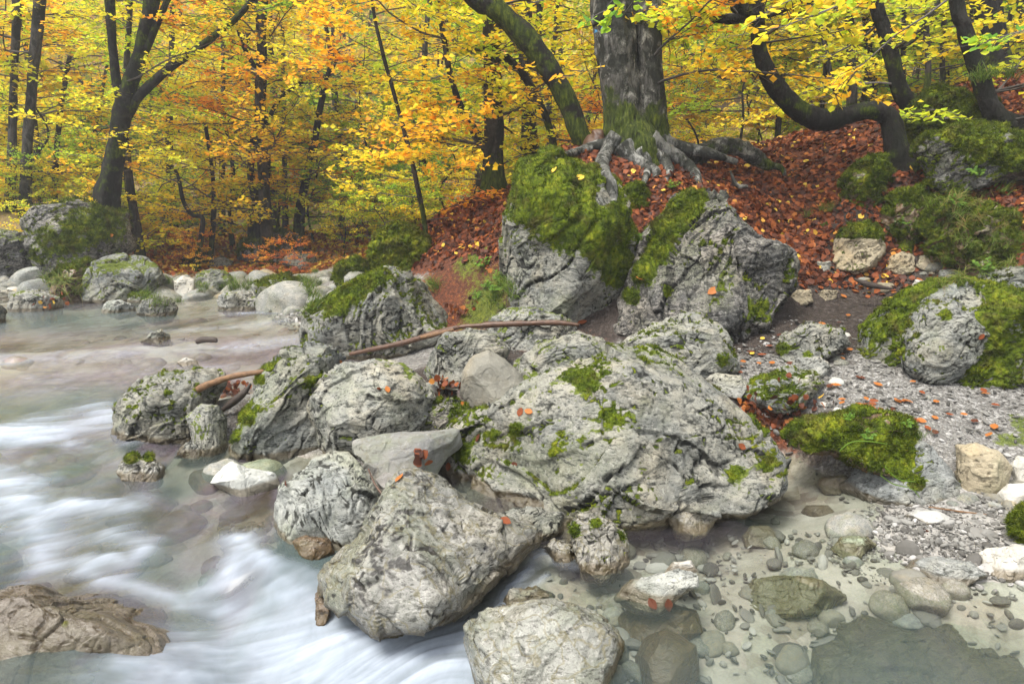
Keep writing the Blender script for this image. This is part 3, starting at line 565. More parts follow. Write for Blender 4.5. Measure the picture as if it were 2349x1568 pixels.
exec_rocks = [
 # poly, y, t, mat, label, opts
 ([(970,1065),(985,1030),(1060,975),(1120,935),(1180,905),(1300,832),(1345,825),(1440,812),(1500,815),(1560,840),(1640,900),(1700,960),(1760,1020),(1800,1060),(1815,1100),(1790,1130),(1650,1150),(1560,1165),(1440,1172),(1330,1195),(1270,1215),(1220,1195),(1160,1160),(1060,1115),(1000,1100)], 4.2, .78, 'lime', 'largest pale grey boulder in the middle, streaked with cracks and flecks of moss', dict(moss=.22, strata=.45, cuts=5, moss_pts=[(1340,880,.08,.9),(1060,1040,.06,.9),(1180,985,.06,.85),(1690,1090,.09,.75),(1130,1000,.05,.85),(1395,950,.05,.8),(1265,1040,.04,.7)], cushion=True, mossh=.006)),
 ([(748,1330),(765,1290),(825,1232),(850,1170),(880,1130),(930,1085),(1000,1095),(1060,1135),(1130,1170),(1225,1210),(1238,1245),(1195,1295),(1130,1350),(1065,1400),(1010,1440),(940,1452),(860,1445),(795,1420),(755,1380)], 3.0, .42, 'vein', 'tan veined boulder at bottom centre with a wet brown foot in the white foam', dict(strata=-.5, amp=.85, crack=1., cuts=3, ext=.93, weth=.30, stretch=False)),
 ([(722,1360),(735,1348),(755,1352),(758,1400),(745,1425),(724,1420)], 2.95, .09, 'brown', 'small wet brown stone pressed against the left side of the veined boulder', dict(amp=.6, name='stone', cat='stone')),
 ([(635,1180),(645,1120),(680,1090),(715,1050),(750,1030),(790,1045),(830,1075),(868,1130),(860,1165),(840,1200),(815,1240),(760,1238),(690,1235),(645,1215)], 3.5, .3, 'lime_pale', 'white grey wrinkled rock left of the veined boulder with a dark hollow under it', dict(strata=-.75, amp=1.1, ext=1.05)),
 ([(808,1010),(880,996),(960,990),(1050,985),(1060,1020),(1010,1060),(980,1095),(930,1110),(880,1140),(850,1090),(830,1060),(808,1040)], 3.95, .3, 'slab', 'smooth pinkish grey slab wedged between the large boulder and the wrinkled rock', dict(amp=.35, crack=.4, cuts=7)),
 ([(255,990),(258,930),(290,895),(340,870),(400,862),(450,845),(495,850),(507,870),(490,910),(470,940),(520,960),(518,1010),(420,1020),(330,1015),(262,1000)], 4.95, .42, 'lime', 'ridged grey boulder in the stream, leftmost of the midstream boulders, with thin moss seams', dict(moss=.25, strata=.75, amp=1.2, moss_pts=[(470,1000,.1,.6)])),
 ([(425,955),(460,925),(500,930),(522,960),(515,1000),(470,1015),(440,990)], 4.6, .18, 'lime', 'small rounded grey rock in front of the stripped driftwood branch', dict(auto=False, amp=.7, moss=.2)),
 ([(520,1010),(540,970),(595,885),(615,840),(650,800),(700,782),(760,785),(795,810),(790,870),(770,940),(745,1050),(620,1060),(540,1045)], 4.8, .42, 'lime', 'pointed grey boulder beside the end of the stripped branch with a mossy left edge', dict(moss=.15, strata=.9, cuts=5, moss_pts=[(560,950,.08,1.),(530,1000,.07,.9),(600,870,.05,.85),(715,880,.05,.9),(720,960,.05,.8)])),
 ([(715,900),(740,860),(790,835),(860,825),(920,835),(970,870),(995,910),(975,960),(950,1000),(860,1010),(790,1035),(730,1040),(705,960)], 4.6, .42, 'lime', 'rounded grey boulder leaning against the right flank of the pointed one', dict(moss=.1, amp=.8, strata=.2)),
 ([(945,1000),(965,940),(1010,915),(1050,920),(1085,950),(1065,985),(1000,1003)], 4.5, .2, 'lime_dark', 'low mossy grey rock just below the smooth egg shaped one', dict(moss=.35, name='rock', cat='rock')),
 ([(1055,900),(1063,850),(1085,815),(1120,803),(1160,825),(1195,860),(1215,890),(1185,920),(1130,936),(1080,932)], 5.1, .22, 'smooth', 'smooth plain grey egg shaped rock in the middle of the rock pile', dict(amp=.28, crack=.15, cuts=3, ext=1.02, name='rock', cat='rock')),
 ([(972,865),(985,810),(1020,765),(1080,753),(1140,765),(1170,800),(1150,840),(1060,880),(1000,880)], 5.6, .3, 'lime', 'round grey rock behind the smooth egg shaped one, under the long driftwood pole', dict(moss=.15, amp=.8, name='rock', cat='rock')),
 ([(1115,775),(1125,725),(1165,707),(1230,708),(1290,722),(1325,765),(1300,800),(1180,800)], 6.1, .35, 'lime', 'low wide grey rock crossed by the level driftwood stick', dict(moss=.25, name='rock', cat='rock')),
 ([(1182,830),(1230,800),(1290,775),(1330,765),(1390,780),(1412,812),(1360,850),(1290,880),(1220,890),(1180,875)], 5.35, .35, 'lime', 'lumpy grey rock with mossy seams directly behind the largest boulder', dict(moss=.28, strata=-.3, name='rock', cat='rock')),
 ([(1425,790),(1470,755),(1530,728),(1600,722),(1650,750),(1680,800),(1705,850),(1690,870),(1600,870),(1500,850),(1430,825)], 5.5, .42, 'lime', 'long light grey boulder below the sharp peaked one, moss along its right foot', dict(moss=.22, moss_pts=[(1660,830,.09,.85)])),
 ([(690,770),(695,720),(760,680),(820,650),(880,612),(930,612),(980,640),(1020,690),(1038,735),(1000,775),(940,800),(860,812),(760,795),(700,785)], 7.6, .65, 'lime', 'grey boulder at the edge of the upper pool with moss on its upper left shoulder', dict(moss=.28, strata=.9, moss_pts=[(810,655,.22,1.),(760,690,.18,.9),(860,640,.12,.8)])),
 ([(1185,690),(1165,600),(1152,500),(1178,430),(1198,372),(1240,352),(1295,362),(1340,400),(1400,415),(1440,470),(1462,560),(1455,640),(1430,700),(1420,775),(1340,755),(1260,722),(1200,705)], 7.45, .85, 'lime', 'tall cliff like boulder under the big beech, its top thick with green moss', dict(moss=.42, lod=8, cuts=5, strata=1.3, mossh=.014, moss_pts=[(1250,400,.38,1.3),(1380,520,.34,1.2),(1280,490,.3,1.),(1410,620,.24,1.),(1200,480,.12,.9),(1340,560,.2,1.), (1385,455,.07,-.6),(1210,640,.3,-.8),(1300,680,.3,-.5)])),
 ([(1415,740),(1413,680),(1440,610),(1490,520),(1545,450),(1605,437),(1660,447),(1700,490),(1740,550),(1800,570),(1822,610),(1812,650),(1770,710),(1700,765),(1650,780),(1560,750),(1480,765)], 6.85, .72, 'lime_dark', 'sharp peaked dark and white boulder on the leafy slope with a mossy left edge', dict(moss=.1, lod=8, cuts=6, strata=1.1, amp=1.15, mossh=.03, moss_pts=[(1560,478,.17,1.3),(1530,525,.16,1.3),(1502,575,.14,1.3),(1475,625,.13,1.3),(1450,680,.1,1.),(1598,455,.13,1.2),(1740,700,.14,.7)])),
 ([(1425,455),(1440,430),(1470,425),(1482,450),(1478,478),(1440,482)], 7.7, .14, 'lime_dark', 'small moss cushion stone in the leaves between the two tall boulders', dict(moss=1., mossh=.03, name='mossy_stone', cat='mossy stone')),
 ([(860,600),(863,560),(890,528),(930,518),(962,540),(985,560),(1002,590),(960,612),(880,620)], 9.5, .38, 'lime_dark', 'round bright green moss covered boulder at the left foot of the leafy bank', dict(moss=1.1, mossh=.05, moss_mat_='moss_bright')),
 ([(765,640),(775,608),(810,597),(850,605),(860,630),(830,650),(780,655)], 10.2, .3, 'lime', 'low rock with a green moss top just left of the round mossy boulder', dict(moss=.75, mossh=.04)),
 ([(50,505),(75,472),(180,464),(250,482),(288,492),(303,560),(275,578),(200,612),(130,618),(90,600),(60,560)], 12.9, 1.0, 'lime_dark', 'huge dark mossy boulder on the left far bank, beside the forked tree', dict(moss=.28, ext=1.03, mossh=.04, strata=.2, moss_pts=[(240,510,.45,.9),(150,560,.4,.8)])),
 ([(-60,560),(0,526),(60,530),(92,565),(85,610),(40,640),(-40,642)], 12.6, .6, 'lime_dark', 'dark mossy boulder cut by the left edge of the picture on the far bank', dict(moss=.3, ext=1.03, mossh=.04)),
 ([(35,668),(40,632),(72,615),(105,625),(112,668)], 12.0, .3, 'lime_dark', 'dark grey blocky rock under the two big mossy boulders on the left', dict(amp=.8)),
 ([(118,690),(112,640),(150,612),(200,600),(215,650),(190,695)], 12.3, .4, 'brown', 'brown overgrown rock draped with dry grass beside the left far bank boulders', dict(moss=.5, mossh=.05)),
 ([(192,682),(190,640),(210,600),(260,582),(320,583),(360,610),(378,640),(350,668),(250,692)], 11.7, .6, 'lime', 'big rounded pale rock on the far bank speckled with green moss', dict(moss=.33, mossh=.02)),
 ([(350,675),(350,640),(365,628),(392,630),(402,655),(395,680)], 11.4, .2, 'smooth', 'plain light grey upright stone right of the big rounded far bank rock', dict(amp=.4, name='stone', cat='stone')),
 ([(398,680),(400,645),(420,633),(445,640),(452,680)], 11.8, .2, 'white', 'white stone next to the plain grey upright stone on the far bank', dict(amp=.6, name='stone', cat='stone')),
 ([(438,665),(450,628),(480,617),(520,625),(545,650),(540,668)], 12.0, .35, 'lime', 'grey rock with grass behind it at the middle of the far bank', dict(moss=.3)),
 ([(590,690),(580,655),(610,635),(660,628),(700,640),(700,672),(660,692)], 11.6, .4, 'lime', 'mossy topped grey boulder at the right end of the far gravel strip', dict(moss=.45)),
 ([(500,705),(495,680),(520,668),(575,668),(592,690),(585,712),(530,712)], 10.9, .25, 'lime_pale', 'cracked pale rock standing on the far gravel strip', dict(moss=.15, name='rock', cat='rock')),
 ([(610,715),(612,692),(640,682),(680,690),(685,712)], 10.7, .2, 'lime', 'small dark grey rock at the right end of the far gravel strip by the water', dict(moss=.25, name='rock', cat='rock')),
 ([(312,715),(325,688),(350,677),(390,683),(408,705),(395,724),(340,726)], 10.7, .25, 'lime', 'round greenish pale rock at the water edge of the far gravel strip', dict(moss=.3, name='rock', cat='rock')),
 ([(230,718),(245,692),(275,688),(308,700),(315,718)], 10.7, .2, 'lime_pale', 'white low rock at the far water edge left of the round greenish one', dict(name='rock', cat='rock')),
 ([(290,690),(300,676),(330,670),(350,680),(330,695)], 11.1, .2, 'lime_pale', 'flat white rock with grass just behind the round greenish far bank rock', dict(moss=.4, name='rock', cat='rock')),
 ([(20,708),(25,675),(60,663),(105,668),(145,690),(140,710),(80,714)], 10.8, .35, 'lime_pale', 'low pale rock holding a few yellow leaves at the left water edge', dict(moss=.2)),
 ([(-30,690),(-20,668),(20,664),(50,672),(40,690)], 11.3, .3, 'lime_pale', 'white rock cut by the left edge behind the low pale one', dict()),
 ([(-60,745),(-55,700),(-10,690),(12,712),(10,740)], 9.9, .25, 'lime_dark', 'dark rock cut off by the left edge in the upper pool', dict()),
 ([(545,590),(560,555),(600,548),(640,530),(680,540),(705,580),(700,605),(620,605)], 15.6, .8, 'lime_dark', 'dark heap of rock around the foot of the black gnarled tree', dict(moss=.35, mossh=.04)),
 ([(415,608),(425,588),(455,582),(480,592),(478,612)], 14.5, .35, 'lime_dark', 'mossy dark rock at the foot of the thin far bank trees', dict(moss=.7, mossh=.04)),
 ([(640,602),(660,582),(720,585),(735,606),(700,618)], 14., .4, 'lime', 'flat grey rock under the orange leaves right of the black gnarled tree', dict(moss=.2)),
 ([(470,612),(480,595),(510,588),(535,600),(530,615)], 14.3, .3, 'lime', 'grey rock at the forest edge left of the orange leaves', dict(moss=.1)),
 # right bank
 ([(1905,592),(1915,550),(1950,522),(1990,514),(2025,540),(2030,578),(2005,612),(1960,622),(1920,614)], 7.05, .33, 'cream', 'round pale boulder with a green moss cap at the foot of the leafy slope', dict(moss=.1, amp=.9, ext=1.04, mossh=.03, moss_pts=[(1965,518,.15,1.3),(2005,528,.12,1.2),(1935,530,.08,1.2)])),
 ([(2095,345),(2120,310),(2200,290),(2290,290),(2370,310),(2380,400),(2270,415),(2190,440),(2130,420)], 7.6, .5, 'lime_dark', 'dark boulder with white scars set in the right bank below the right hand leaning trunk', dict(moss=.6, ext=1.0, mossh=.025, moss_pts=[(2220,296,.22,1.2),(2330,350,.2,1.)])),
 ([(2085,285),(2105,240),(2150,215),(2210,220),(2225,235),(2170,265),(2130,300),(2095,305)], 8.6, .3, 'lime_dark', 'bright green moss hummock at the foot of the trunk on the right crest', dict(moss=.95, amp=1.5, mossh=.05, name='mossy_hummock', cat='moss hummock')),
 ([(2140,300),(2160,272),(2200,258),(2240,232),(2290,245),(2280,285),(2220,300)], 8.2, .25, 'lime_dark', 'long moss hummock among brown leaves above the scarred dark boulder', dict(moss=.95, amp=1.5, mossh=.05, name='mossy_hummock', cat='moss hummock')),
 ([(1925,470),(1935,430),(1965,385),(2000,360),(2030,365),(2040,400),(2015,440),(2010,480),(1975,500),(1960,470),(1940,490)], 8.1, .22, 'brown', 'drooping moss hummock left of the roots of the bent tree', dict(moss=.8, amp=1.6, cuts=2, mossh=.05, name='mossy_hummock', cat='moss hummock')),
 ([(2015,520),(2030,480),(2060,440),(2110,430),(2140,460),(2130,520),(2100,540),(2090,580),(2060,570),(2050,530)], 7.75, .2, 'brown', 'dark moss hummock under the roots of the bent tree', dict(moss=.68, amp=1.6, cuts=2, mossh=.05, name='mossy_hummock', cat='moss hummock')),
 ([(2120,520),(2140,470),(2190,450),(2240,480),(2235,560),(2190,600),(2140,580)], 7.35, .3, 'brown', 'moss hummock with grass below the scarred dark boulder', dict(moss=.68, amp=1.6, cuts=2, mossh=.05, name='mossy_hummock', cat='moss hummock')),
 ([(2180,600),(2200,530),(2260,480),(2330,500),(2350,580),(2310,620),(2230,625)], 6.9, .35, 'brown', 'grassy moss hummock at the right end of the dark hollow', dict(moss=.62, amp=1.6, cuts=2, mossh=.05, name='mossy_hummock', cat='moss hummock')),
 ([(1958,840),(1985,755),(2050,700),(2120,655),(2200,640),(2280,665),(2360,690),(2440,790),(2380,860),(2200,875),(2000,872)], 5.45, .5, 'lime', 'wide moss covered boulder at the right edge behind the round gritty one', dict(moss=.8, mossh=.025, amp=.8, lod=8, moss_pts=[(2210,680,.12,-.4),(2160,690,.08,-.5)])),
 ([(2065,775),(2082,720),(2130,688),(2190,688),(2240,708),(2272,760),(2262,820),(2220,862),(2140,872),(2085,842)], 4.95, .33, 'lime', 'round gritty pale boulder half set into the wide mossy one at the right', dict(moss=.15, ext=1.0, amp=.9, mossh=.015, moss_pts=[(2170,725,.07,.9),(2080,740,.06,.9)])),
 ([(2235,650),(2250,620),(2310,610),(2380,615),(2390,660),(2300,672)], 6.1, .3, 'lime', 'flat pale rock with moss at the right edge above the wide mossy boulder', dict(moss=.35)),
 ([(1785,818),(1795,770),(1840,745),(1890,741),(1930,758),(1947,790),(1900,815),(1810,828)], 5.85, .25, 'lime', 'low round grey rock alone on the gravel path between the boulders', dict(moss=.1, moss_pts=[(1790,800,.08,1.),(1850,812,.06,.9)])),
 ([(1690,908),(1730,870),(1800,848),(1870,853),(1893,880),(1860,912),(1800,936),(1730,920)], 5.05, .32, 'lime', 'flat greenish grey rock on the gravel right of the largest boulder', dict(moss=.4, strata=.1, mossh=.008)),
 ([(1800,850),(1830,822),(1880,820),(1910,840),(1890,860),(1830,865)], 5.3, .2, 'lime_pale', 'small broken pale rock behind the flat greenish one', dict(name='rock', cat='rock')),
 ([(1610,870),(1640,852),(1700,862),(1720,890),(1700,912),(1640,900)], 5.2, .2, 'lime_pale', 'pale slab between the largest boulder and the flat greenish rock', dict(amp=.6, name='rock', cat='rock')),
 ([(1930,1110),(1990,1050),(2050,1005),(2090,1000),(2135,1020),(2180,1070),(2218,1120),(2190,1152),(2080,1155),(1980,1140)], 4.0, .3, 'lime_pale', 'sloping bluish grey rock coming out from under the moss overhang at the right', dict(moss=.1, amp=.7, moss_pts=[(2060,1040,.1,.9),(2110,1110,.06,.8)], mossh=.01)),
 ([(1802,1000),(1830,972),(1890,955),(1960,948),(2040,958),(2085,985),(2095,1020),(2110,1075),(2100,1105),(2040,1095),(1985,1075),(1930,1040),(1880,1030),(1820,1030)], 4.05, .26, 'brown', 'shaggy green moss overhang with trailing stems above the small inlet', dict(moss=.82, ext=1.0, amp=1.2, mossh=.02, name='mossy_overhang', stretch=False, cat='moss overhang')),
 ([(2195,1080),(2195,1022),(2240,1016),(2292,1035),(2320,1070),(2312,1102),(2262,1122),(2210,1112)], 3.95, .15, 'cream', 'cream pitted block of stone right of the moss overhang', dict(amp=.6, crack=.3, name='stone', cat='stone')),
 ([(2315,1065),(2335,1045),(2370,1050),(2380,1105),(2335,1108)], 3.95, .12, 'white', 'white stone at the right edge beside the cream pitted block', dict(amp=.6, name='stone', cat='stone')),
 ([(2285,1130),(2310,1108),(2360,1108),(2390,1130),(2360,1152),(2300,1150)], 3.75, .12, 'white', 'rounded white stone at the right edge below the cream pitted block', dict(amp=.4, crack=.2, name='stone', cat='stone')),
 ([(2073,1185),(2100,1170),(2150,1170),(2190,1190),(2165,1202),(2100,1202)], 3.5, .12, 'white', 'bright white flat stone lying in the wet sand', dict(amp=.25, crack=0., name='stone', cat='stone')),
 ([(2052,1318),(2095,1285),(2150,1275),(2225,1290),(2270,1318),(2220,1345),(2150,1368),(2085,1350)], 3.0, .2, 'lime_pale', 'pale rounded rock with mossy flecks half in the shallow pool at the right', dict(moss=.12, amp=.6, crack=.4)),
 ([(2225,1290),(2260,1258),(2330,1250),(2400,1270),(2380,1320),(2290,1325)], 3.05, .2, 'white', 'rough white rock at the right edge behind the pale rounded one', dict(amp=.9, crack=.3)),
 ([(2318,1200),(2335,1165),(2380,1160),(2400,1250),(2350,1260)], 3.25, .12, 'lime_dark', 'mossy rock cut by the right edge above the rough white one', dict(moss=.9, mossh=.02)),
 ([(1300,1205),(1330,1180),(1380,1178),(1410,1198),(1443,1250),(1428,1287),(1380,1302),(1340,1285),(1312,1245)], 3.15, .17, 'vein', 'pitted brown grey stone standing in the water below the largest boulder', dict(moss=.1, amp=1.1, name='stone', cat='stone', moss_pts=[(1370,1200,.04,.8),(1318,1215,.04,.85)], mossh=.006)),
 ([(1050,1475),(1063,1430),(1120,1400),(1220,1375),(1320,1385),(1400,1420),(1428,1480),(1400,1560),(1300,1640),(1150,1640),(1080,1570)], 2.42, .3, 'vein', 'broad flat topped pale boulder at the bottom edge beside the little chute', dict(amp=.55, crack=.5, cuts=7, strata=.3, weth=.12)),
 ([(1140,1385),(1170,1352),(1230,1345),(1270,1368),(1250,1390)], 2.75, .12, 'lime', 'small pale rock just behind the broad flat topped boulder', dict(name='rock', cat='rock')),
 ([(1150,1175),(1200,1165),(1290,1175),(1290,1215),(1230,1225),(1160,1195)], 3.55, .16, 'lime', 'low grey rock at the foot of the largest boulder where the chute begins', dict(name='rock', cat='rock')),
 ([(1245,1255),(1270,1235),(1310,1250),(1330,1285),(1280,1285)], 3.1, .1, 'vein', 'small dark stone beside the pitted one standing in the water', dict(name='stone', cat='stone')),
 ([(-160,1600),(-120,1430),(0,1362),(70,1345),(140,1372),(260,1376),(340,1410),(400,1460),(440,1530),(470,1600),(400,1680),(0,1720)], 2.62, .75, 'wetrock', 'broad wet mauve grey rock in the bottom left corner washed by thin water', dict(moss=.05, amp=.6, weth=.32, cuts=3, strata=.3, moss_pts=[(150,1430,.05,1.)], mossh=.008)),
 ([(268,1085),(275,1058),(300,1045),(350,1047),(378,1070),(370,1098),(300,1105)], 3.95, .15, 'vein', 'brown rock in the stream wearing a fringe of moss and leaves', dict(name='rock', cat='rock', moss_pts=[(300,1048,.07,1.2),(345,1048,.05,1.)])),
 ([(240,1200),(262,1150),(300,1128),(360,1128),(410,1150),(420,1210),(330,1230)], 3.95, .28, 'deep', 'dark glossy dome of rock under a skin of flowing water', dict(auto=False, stretch=False, name='rock', cat='rock', amp=.3, crack=.2)),
 ([(480,1108),(510,1075),(535,1058),(565,1075),(630,1085),(650,1108),(560,1128)], 3.75, .18, 'white', 'white peaked stone standing out of the clear shallows', dict(cuts=0, name='stone', cat='stone', amp=.5, crack=.1)),
 ([(398,1045),(425,1020),(450,1003),(475,1022),(485,1045)], 4.4, .14, 'lime', 'jagged little grey rock in the water before the leftmost midstream boulder', dict(name='rock', cat='rock')),
 ([(322,782),(345,765),(370,755),(390,768),(392,786)], 7.35, .2, 'lime', 'grey rock breaking the water lip at the edge of the upper pool', dict(name='rock', cat='rock')),
 ([(403,832),(425,820),(450,825),(458,838),(420,840)], 6.6, .12, 'white', 'small white stone poking from the thin mauve water', dict(name='stone', cat='stone', amp=.5)),
 ([(660,1245),(700,1225),(760,1232),(772,1262),(720,1275),(670,1265)], 3.25, .12, 'brown', 'tan wet stone in the shadow under the wrinkled rock', dict(name='stone', cat='stone', amp=.6)),
 ([(860,1100),(880,1082),(925,1085),(935,1110),(880,1125)], 3.65, .09, 'slab', 'small round grey stone on the pinkish slab', dict(auto=False, stretch=False, name='stone', cat='stone', amp=.3)),
 ([(695,1250),(780,1240),(830,1262),(790,1290),(720,1285)], 3.1, .1, 'lime_pale', 'pale stone under water between the wrinkled rock and the veined boulder', dict(name='submerged_stone', cat='stone', amp=.3)),
 # submerged, right pool
 ([(1415,1420),(1450,1388),(1530,1378),(1600,1400),(1610,1450),(1540,1490),(1440,1470)], 2.75, .14, 'brown', 'rusty brown stone under water carrying two dark red leaves', dict(name='submerged_stone', cat='stone', amp=.4)),
 ([(1450,1520),(1470,1460),(1530,1440),(1600,1480),(1605,1550),(1540,1600),(1470,1590)], 2.5, .14, 'brown', 'orange brown stone under water at the bottom edge', dict(name='submerged_stone', cat='stone', amp=.3)),
 ([(1835,1540),(1850,1470),(1935,1450),(1990,1425),(2080,1440),(2170,1432),(2250,1490),(2330,1500),(2400,1560),(2300,1660),(2000,1680),(1860,1640)], 2.68, .5, 'deep', 'very large dark stone lying deep under water in the bottom right corner', dict(name='submerged_boulder', amp=1.1, cuts=6, crack=.3, ext=1.)),
 ([(1690,1370),(1730,1330),(1800,1318),(1890,1330),(1940,1370),(1880,1405),(1750,1405)], 2.95, .16, 'green', 'greenish flat rock just under the surface of the clear pool', dict(name='submerged_stone', cat='stone', amp=.7, moss=.1)),
 ([(1405,1362),(1450,1330),(1560,1305),(1600,1320),(1605,1345),(1540,1370),(1450,1382)], 2.95, .1, 'lime_pale', 'long pale stone with a dark pointed end at the pool surface', dict(name='stone', cat='stone', amp=.5)),
 ([(1520,1312),(1545,1288),(1585,1285),(1600,1310),(1570,1325)], 3.08, .08, 'white', 'white stone touching the surface behind the long pale one', dict(name='stone', cat='stone', amp=.4)),
 ([(1525,1185),(1560,1165),(1630,1160),(1650,1185),(1620,1215),(1550,1215)], 3.6, .14, 'vein', 'tan stone barely above the calm water in front of the largest boulder', dict(name='stone', cat='stone', amp=.5)),
 ([(1700,1230),(1720,1205),(1765,1205),(1785,1230),(1760,1255),(1710,1252)], 3.35, .11, 'vein', 'round tan stone in the middle of the clear shallow pool', dict(name='submerged_stone', cat='stone', amp=.5)),
 ([(1905,1255),(1930,1232),(1990,1230),(2010,1250),(1975,1272),(1925,1270)], 3.28, .1, 'green', 'olive grey stone at the edge of the wet sand bar', dict(name='stone', cat='stone', amp=.9)),
 ([(1835,1175),(1850,1158),(1900,1158),(1920,1178),(1880,1190)], 3.65, .1, 'vein', 'oval tan stone in the shallows before the moss overhang', dict(name='submerged_stone', cat='stone', amp=.3)),
 ([(1690,1150),(1720,1138),(1750,1150),(1745,1165),(1700,1168)], 3.75, .08, 'lime', 'small grey stone at the right foot of the largest boulder in the water', dict(name='stone', cat='stone')),
 ([(1870,1110),(1890,1092),(1940,1090),(1965,1110),(1940,1130),(1890,1130)], 3.95, .12, 'vein', 'pink brown flat stone in the little inlet under the moss overhang', dict(name='submerged_stone', cat='stone', amp=.3)),
 # small rocks on path and hollow
 ([(2030,622),(2040,590),(2070,578),(2098,590),(2100,620),(2060,635)], 7.1, .2, 'cream', 'angular pale stone in the dark hollow beside the moss capped boulder', dict(name='stone', cat='stone')),
 ([(2100,610),(2110,588),(2145,580),(2155,605),(2130,622)], 7.1, .16, 'cream', 'flat topped stone in the dark hollow under the bank', dict(name='stone', cat='stone', amp=.7)),
 ([(2195,622),(2205,600),(2230,605),(2235,635),(2205,640)], 6.7, .12, 'smooth', 'grey stone at the right end of the dark hollow', dict(name='stone', cat='stone', amp=.4)),
 ([(2148,640),(2155,620),(2195,615),(2205,640),(2170,650)], 6.7, .14, 'lime', 'round stone in front of the dark hollow', dict(name='stone', cat='stone', amp=.5)),
 ([(2090,655),(2100,640),(2130,645),(2132,668),(2105,672)], 6.5, .1, 'white', 'white round stone on dark soil in front of the hollow', dict(name='stone', cat='stone', amp=.5)),
 ([(1865,610),(1875,598),(1905,600),(1905,618),(1880,620)], 7.5, .1, 'lime_pale', 'small pale stone among leaves left of the moss capped boulder', dict(name='stone', cat='stone')),
 ([(1810,680),(1825,665),(1860,665),(1865,690),(1835,698)], 6.8, .13, 'cream', 'tan stone on dark soil right of the sharp peaked boulder, with leaves on it', dict(name='stone', cat='stone')),
 ([(1872,675),(1890,665),(1920,668),(1918,685),(1880,688)], 6.8, .11, 'cream', 'second tan stone on dark soil, right of the leafy one', dict(name='stone', cat='stone')),
 ([(1045,900),(1060,885),(1085,895),(1080,912),(1055,915)], 5.2, .07, 'mauve', 'pinkish pebble lying left of the smooth egg shaped rock', dict(name='stone', cat='stone', amp=.4)),
]
for a in exec_rocks: rock(a[0], a[1], a[2], a[3], a[4], **a[5])
print('rocks', len(ROCKS))

# small stones: shared shapes, each an object of its own
rs = np.random.RandomState(99)
STV = []
for k in range(8):
    V0, T = ico(4); P = V0 * np.array([1, rs.uniform(.7, .95), rs.uniform(.5, .75)])
    for _ in range(5):
        n_ = rs.normal(size=3); n_ /= np.linalg.norm(n_); d = P @ n_; P = P - np.clip(d - d.max() * rs.uniform(.7, .9), 0, None)[:, None] * n_ * .8
    P = P + vnormals(P, T) * (.12 * fbm(P * 1.6, k, 4))[:, None]
    STV.append((P, T))
def stone_mesh(k, mat):
    P, T = STV[k]; c = sstep(-.1, -.5, pn(P * 3, k))
    return mesh('stone', P + [0, 0, .3], T, M[mat], {'cav': ('POINT', c * .1), 'moss': ('POINT', np.zeros(len(P))), 'wet': ('POINT', np.zeros(len(P)))})
SM = {m: [stone_mesh(k, m) for k in range(8)] for m in ('vein', 'lime_pale', 'lime', 'white', 'cream', 'smooth', 'brown', 'mauve', 'green')}
def stones(n, ub, vb, sz, mats, label, group, water=False, sink=.3):
    c = 0; tries = 0
    while c < n and tries < n * 20:
        tries += 1; u, v = rs.uniform(*ub), rs.uniform(*vb); p = ground_hit(u, v, False)
        wl = float(W(p[0], p[1])) if p[1] < 13 else -9; tzz = tz(p[0], p[1])
        if water != (tzz < wl - .02): continue
        s = rs.uniform(*sz) * .5; s = s * (.6 + rs.rand() ** 3 * 1.2); m = mats[rs.randint(len(mats))]
        o = obj('submerged_stone' if water else 'stone', SM[m][rs.randint(8)], loc=(p[0], p[1], tzz - s * sink)); o.scale = (s, s * rs.uniform(.8, 1.1), s * rs.uniform(.75, 1.1)); o.rotation_euler = (rs.normal() * .2, rs.normal() * .2, rs.uniform(0, 6.3))
        tag(o, label, 'stone', group); c += 1
stones(85, (-20, 720), (640, 722), (.15, .5), ['lime_pale', 'lime_pale', 'white', 'lime', 'cream'], 'pale stone scattered along the gravel strip on the far bank', 'stones on the far gravel strip')
stones(34, (-20, 740), (640, 705), (.5, 1.05), ['lime', 'lime', 'lime_pale', 'lime_pale', 'lime'], 'middling grey boulder tumbled among others along the far bank', 'middling boulders of the far bank')
stones(16, (690, 850), (625, 700), (.25, .6), ['lime', 'lime_pale'], 'stone on the slope between the far gravel strip and the boulder at the upper pool', 'stones on the slope by the upper pool')
stones(34, (1500, 2200), (760, 960), (.06, .2), ['lime_pale', 'lime', 'white'], 'small pale stone scattered on the gravel path right of the boulders', 'stones on the gravel path')
stones(26, (1960, 2260), (575, 700), (.06, .22), ['lime', 'cream', 'lime_pale'], 'small stone on dark soil near the hollow under the bank', 'stones on the dark soil')
stones(24, (2180, 2349), (1100, 1170), (.07, .14), ['lime_pale', 'cream', 'lime', 'smooth'], 'flat grey pebble packed among others beside the cream block', 'pebbles by the cream block')
stones(60, (1300, 2200), (1180, 1560), (.06, .2), ['lime_pale', 'smooth', 'vein', 'lime', 'vein', 'smooth'], 'pebble lying under the clear pool water', 'pebbles under the clear pool', True, .2)
stones(40, (-50, 760), (1040, 1420), (.1, .3), ['brown', 'mauve', 'lime_pale', 'green'], 'blurred stone under the rushing stream', 'stones under the stream', True, .1)
stones(30, (0, 690), (735, 850), (.15, .4), ['mauve', 'mauve', 'lime', 'mauve'], 'mauve stone under thin water below the upper pool', 'stones under the thin mauve water', True, .6)
stones(14, (940, 1300), (830, 960), (.06, .16), ['lime', 'mauve', 'lime_pale'], 'little stone in a gap of the rock pile', 'stones in the rock pile')

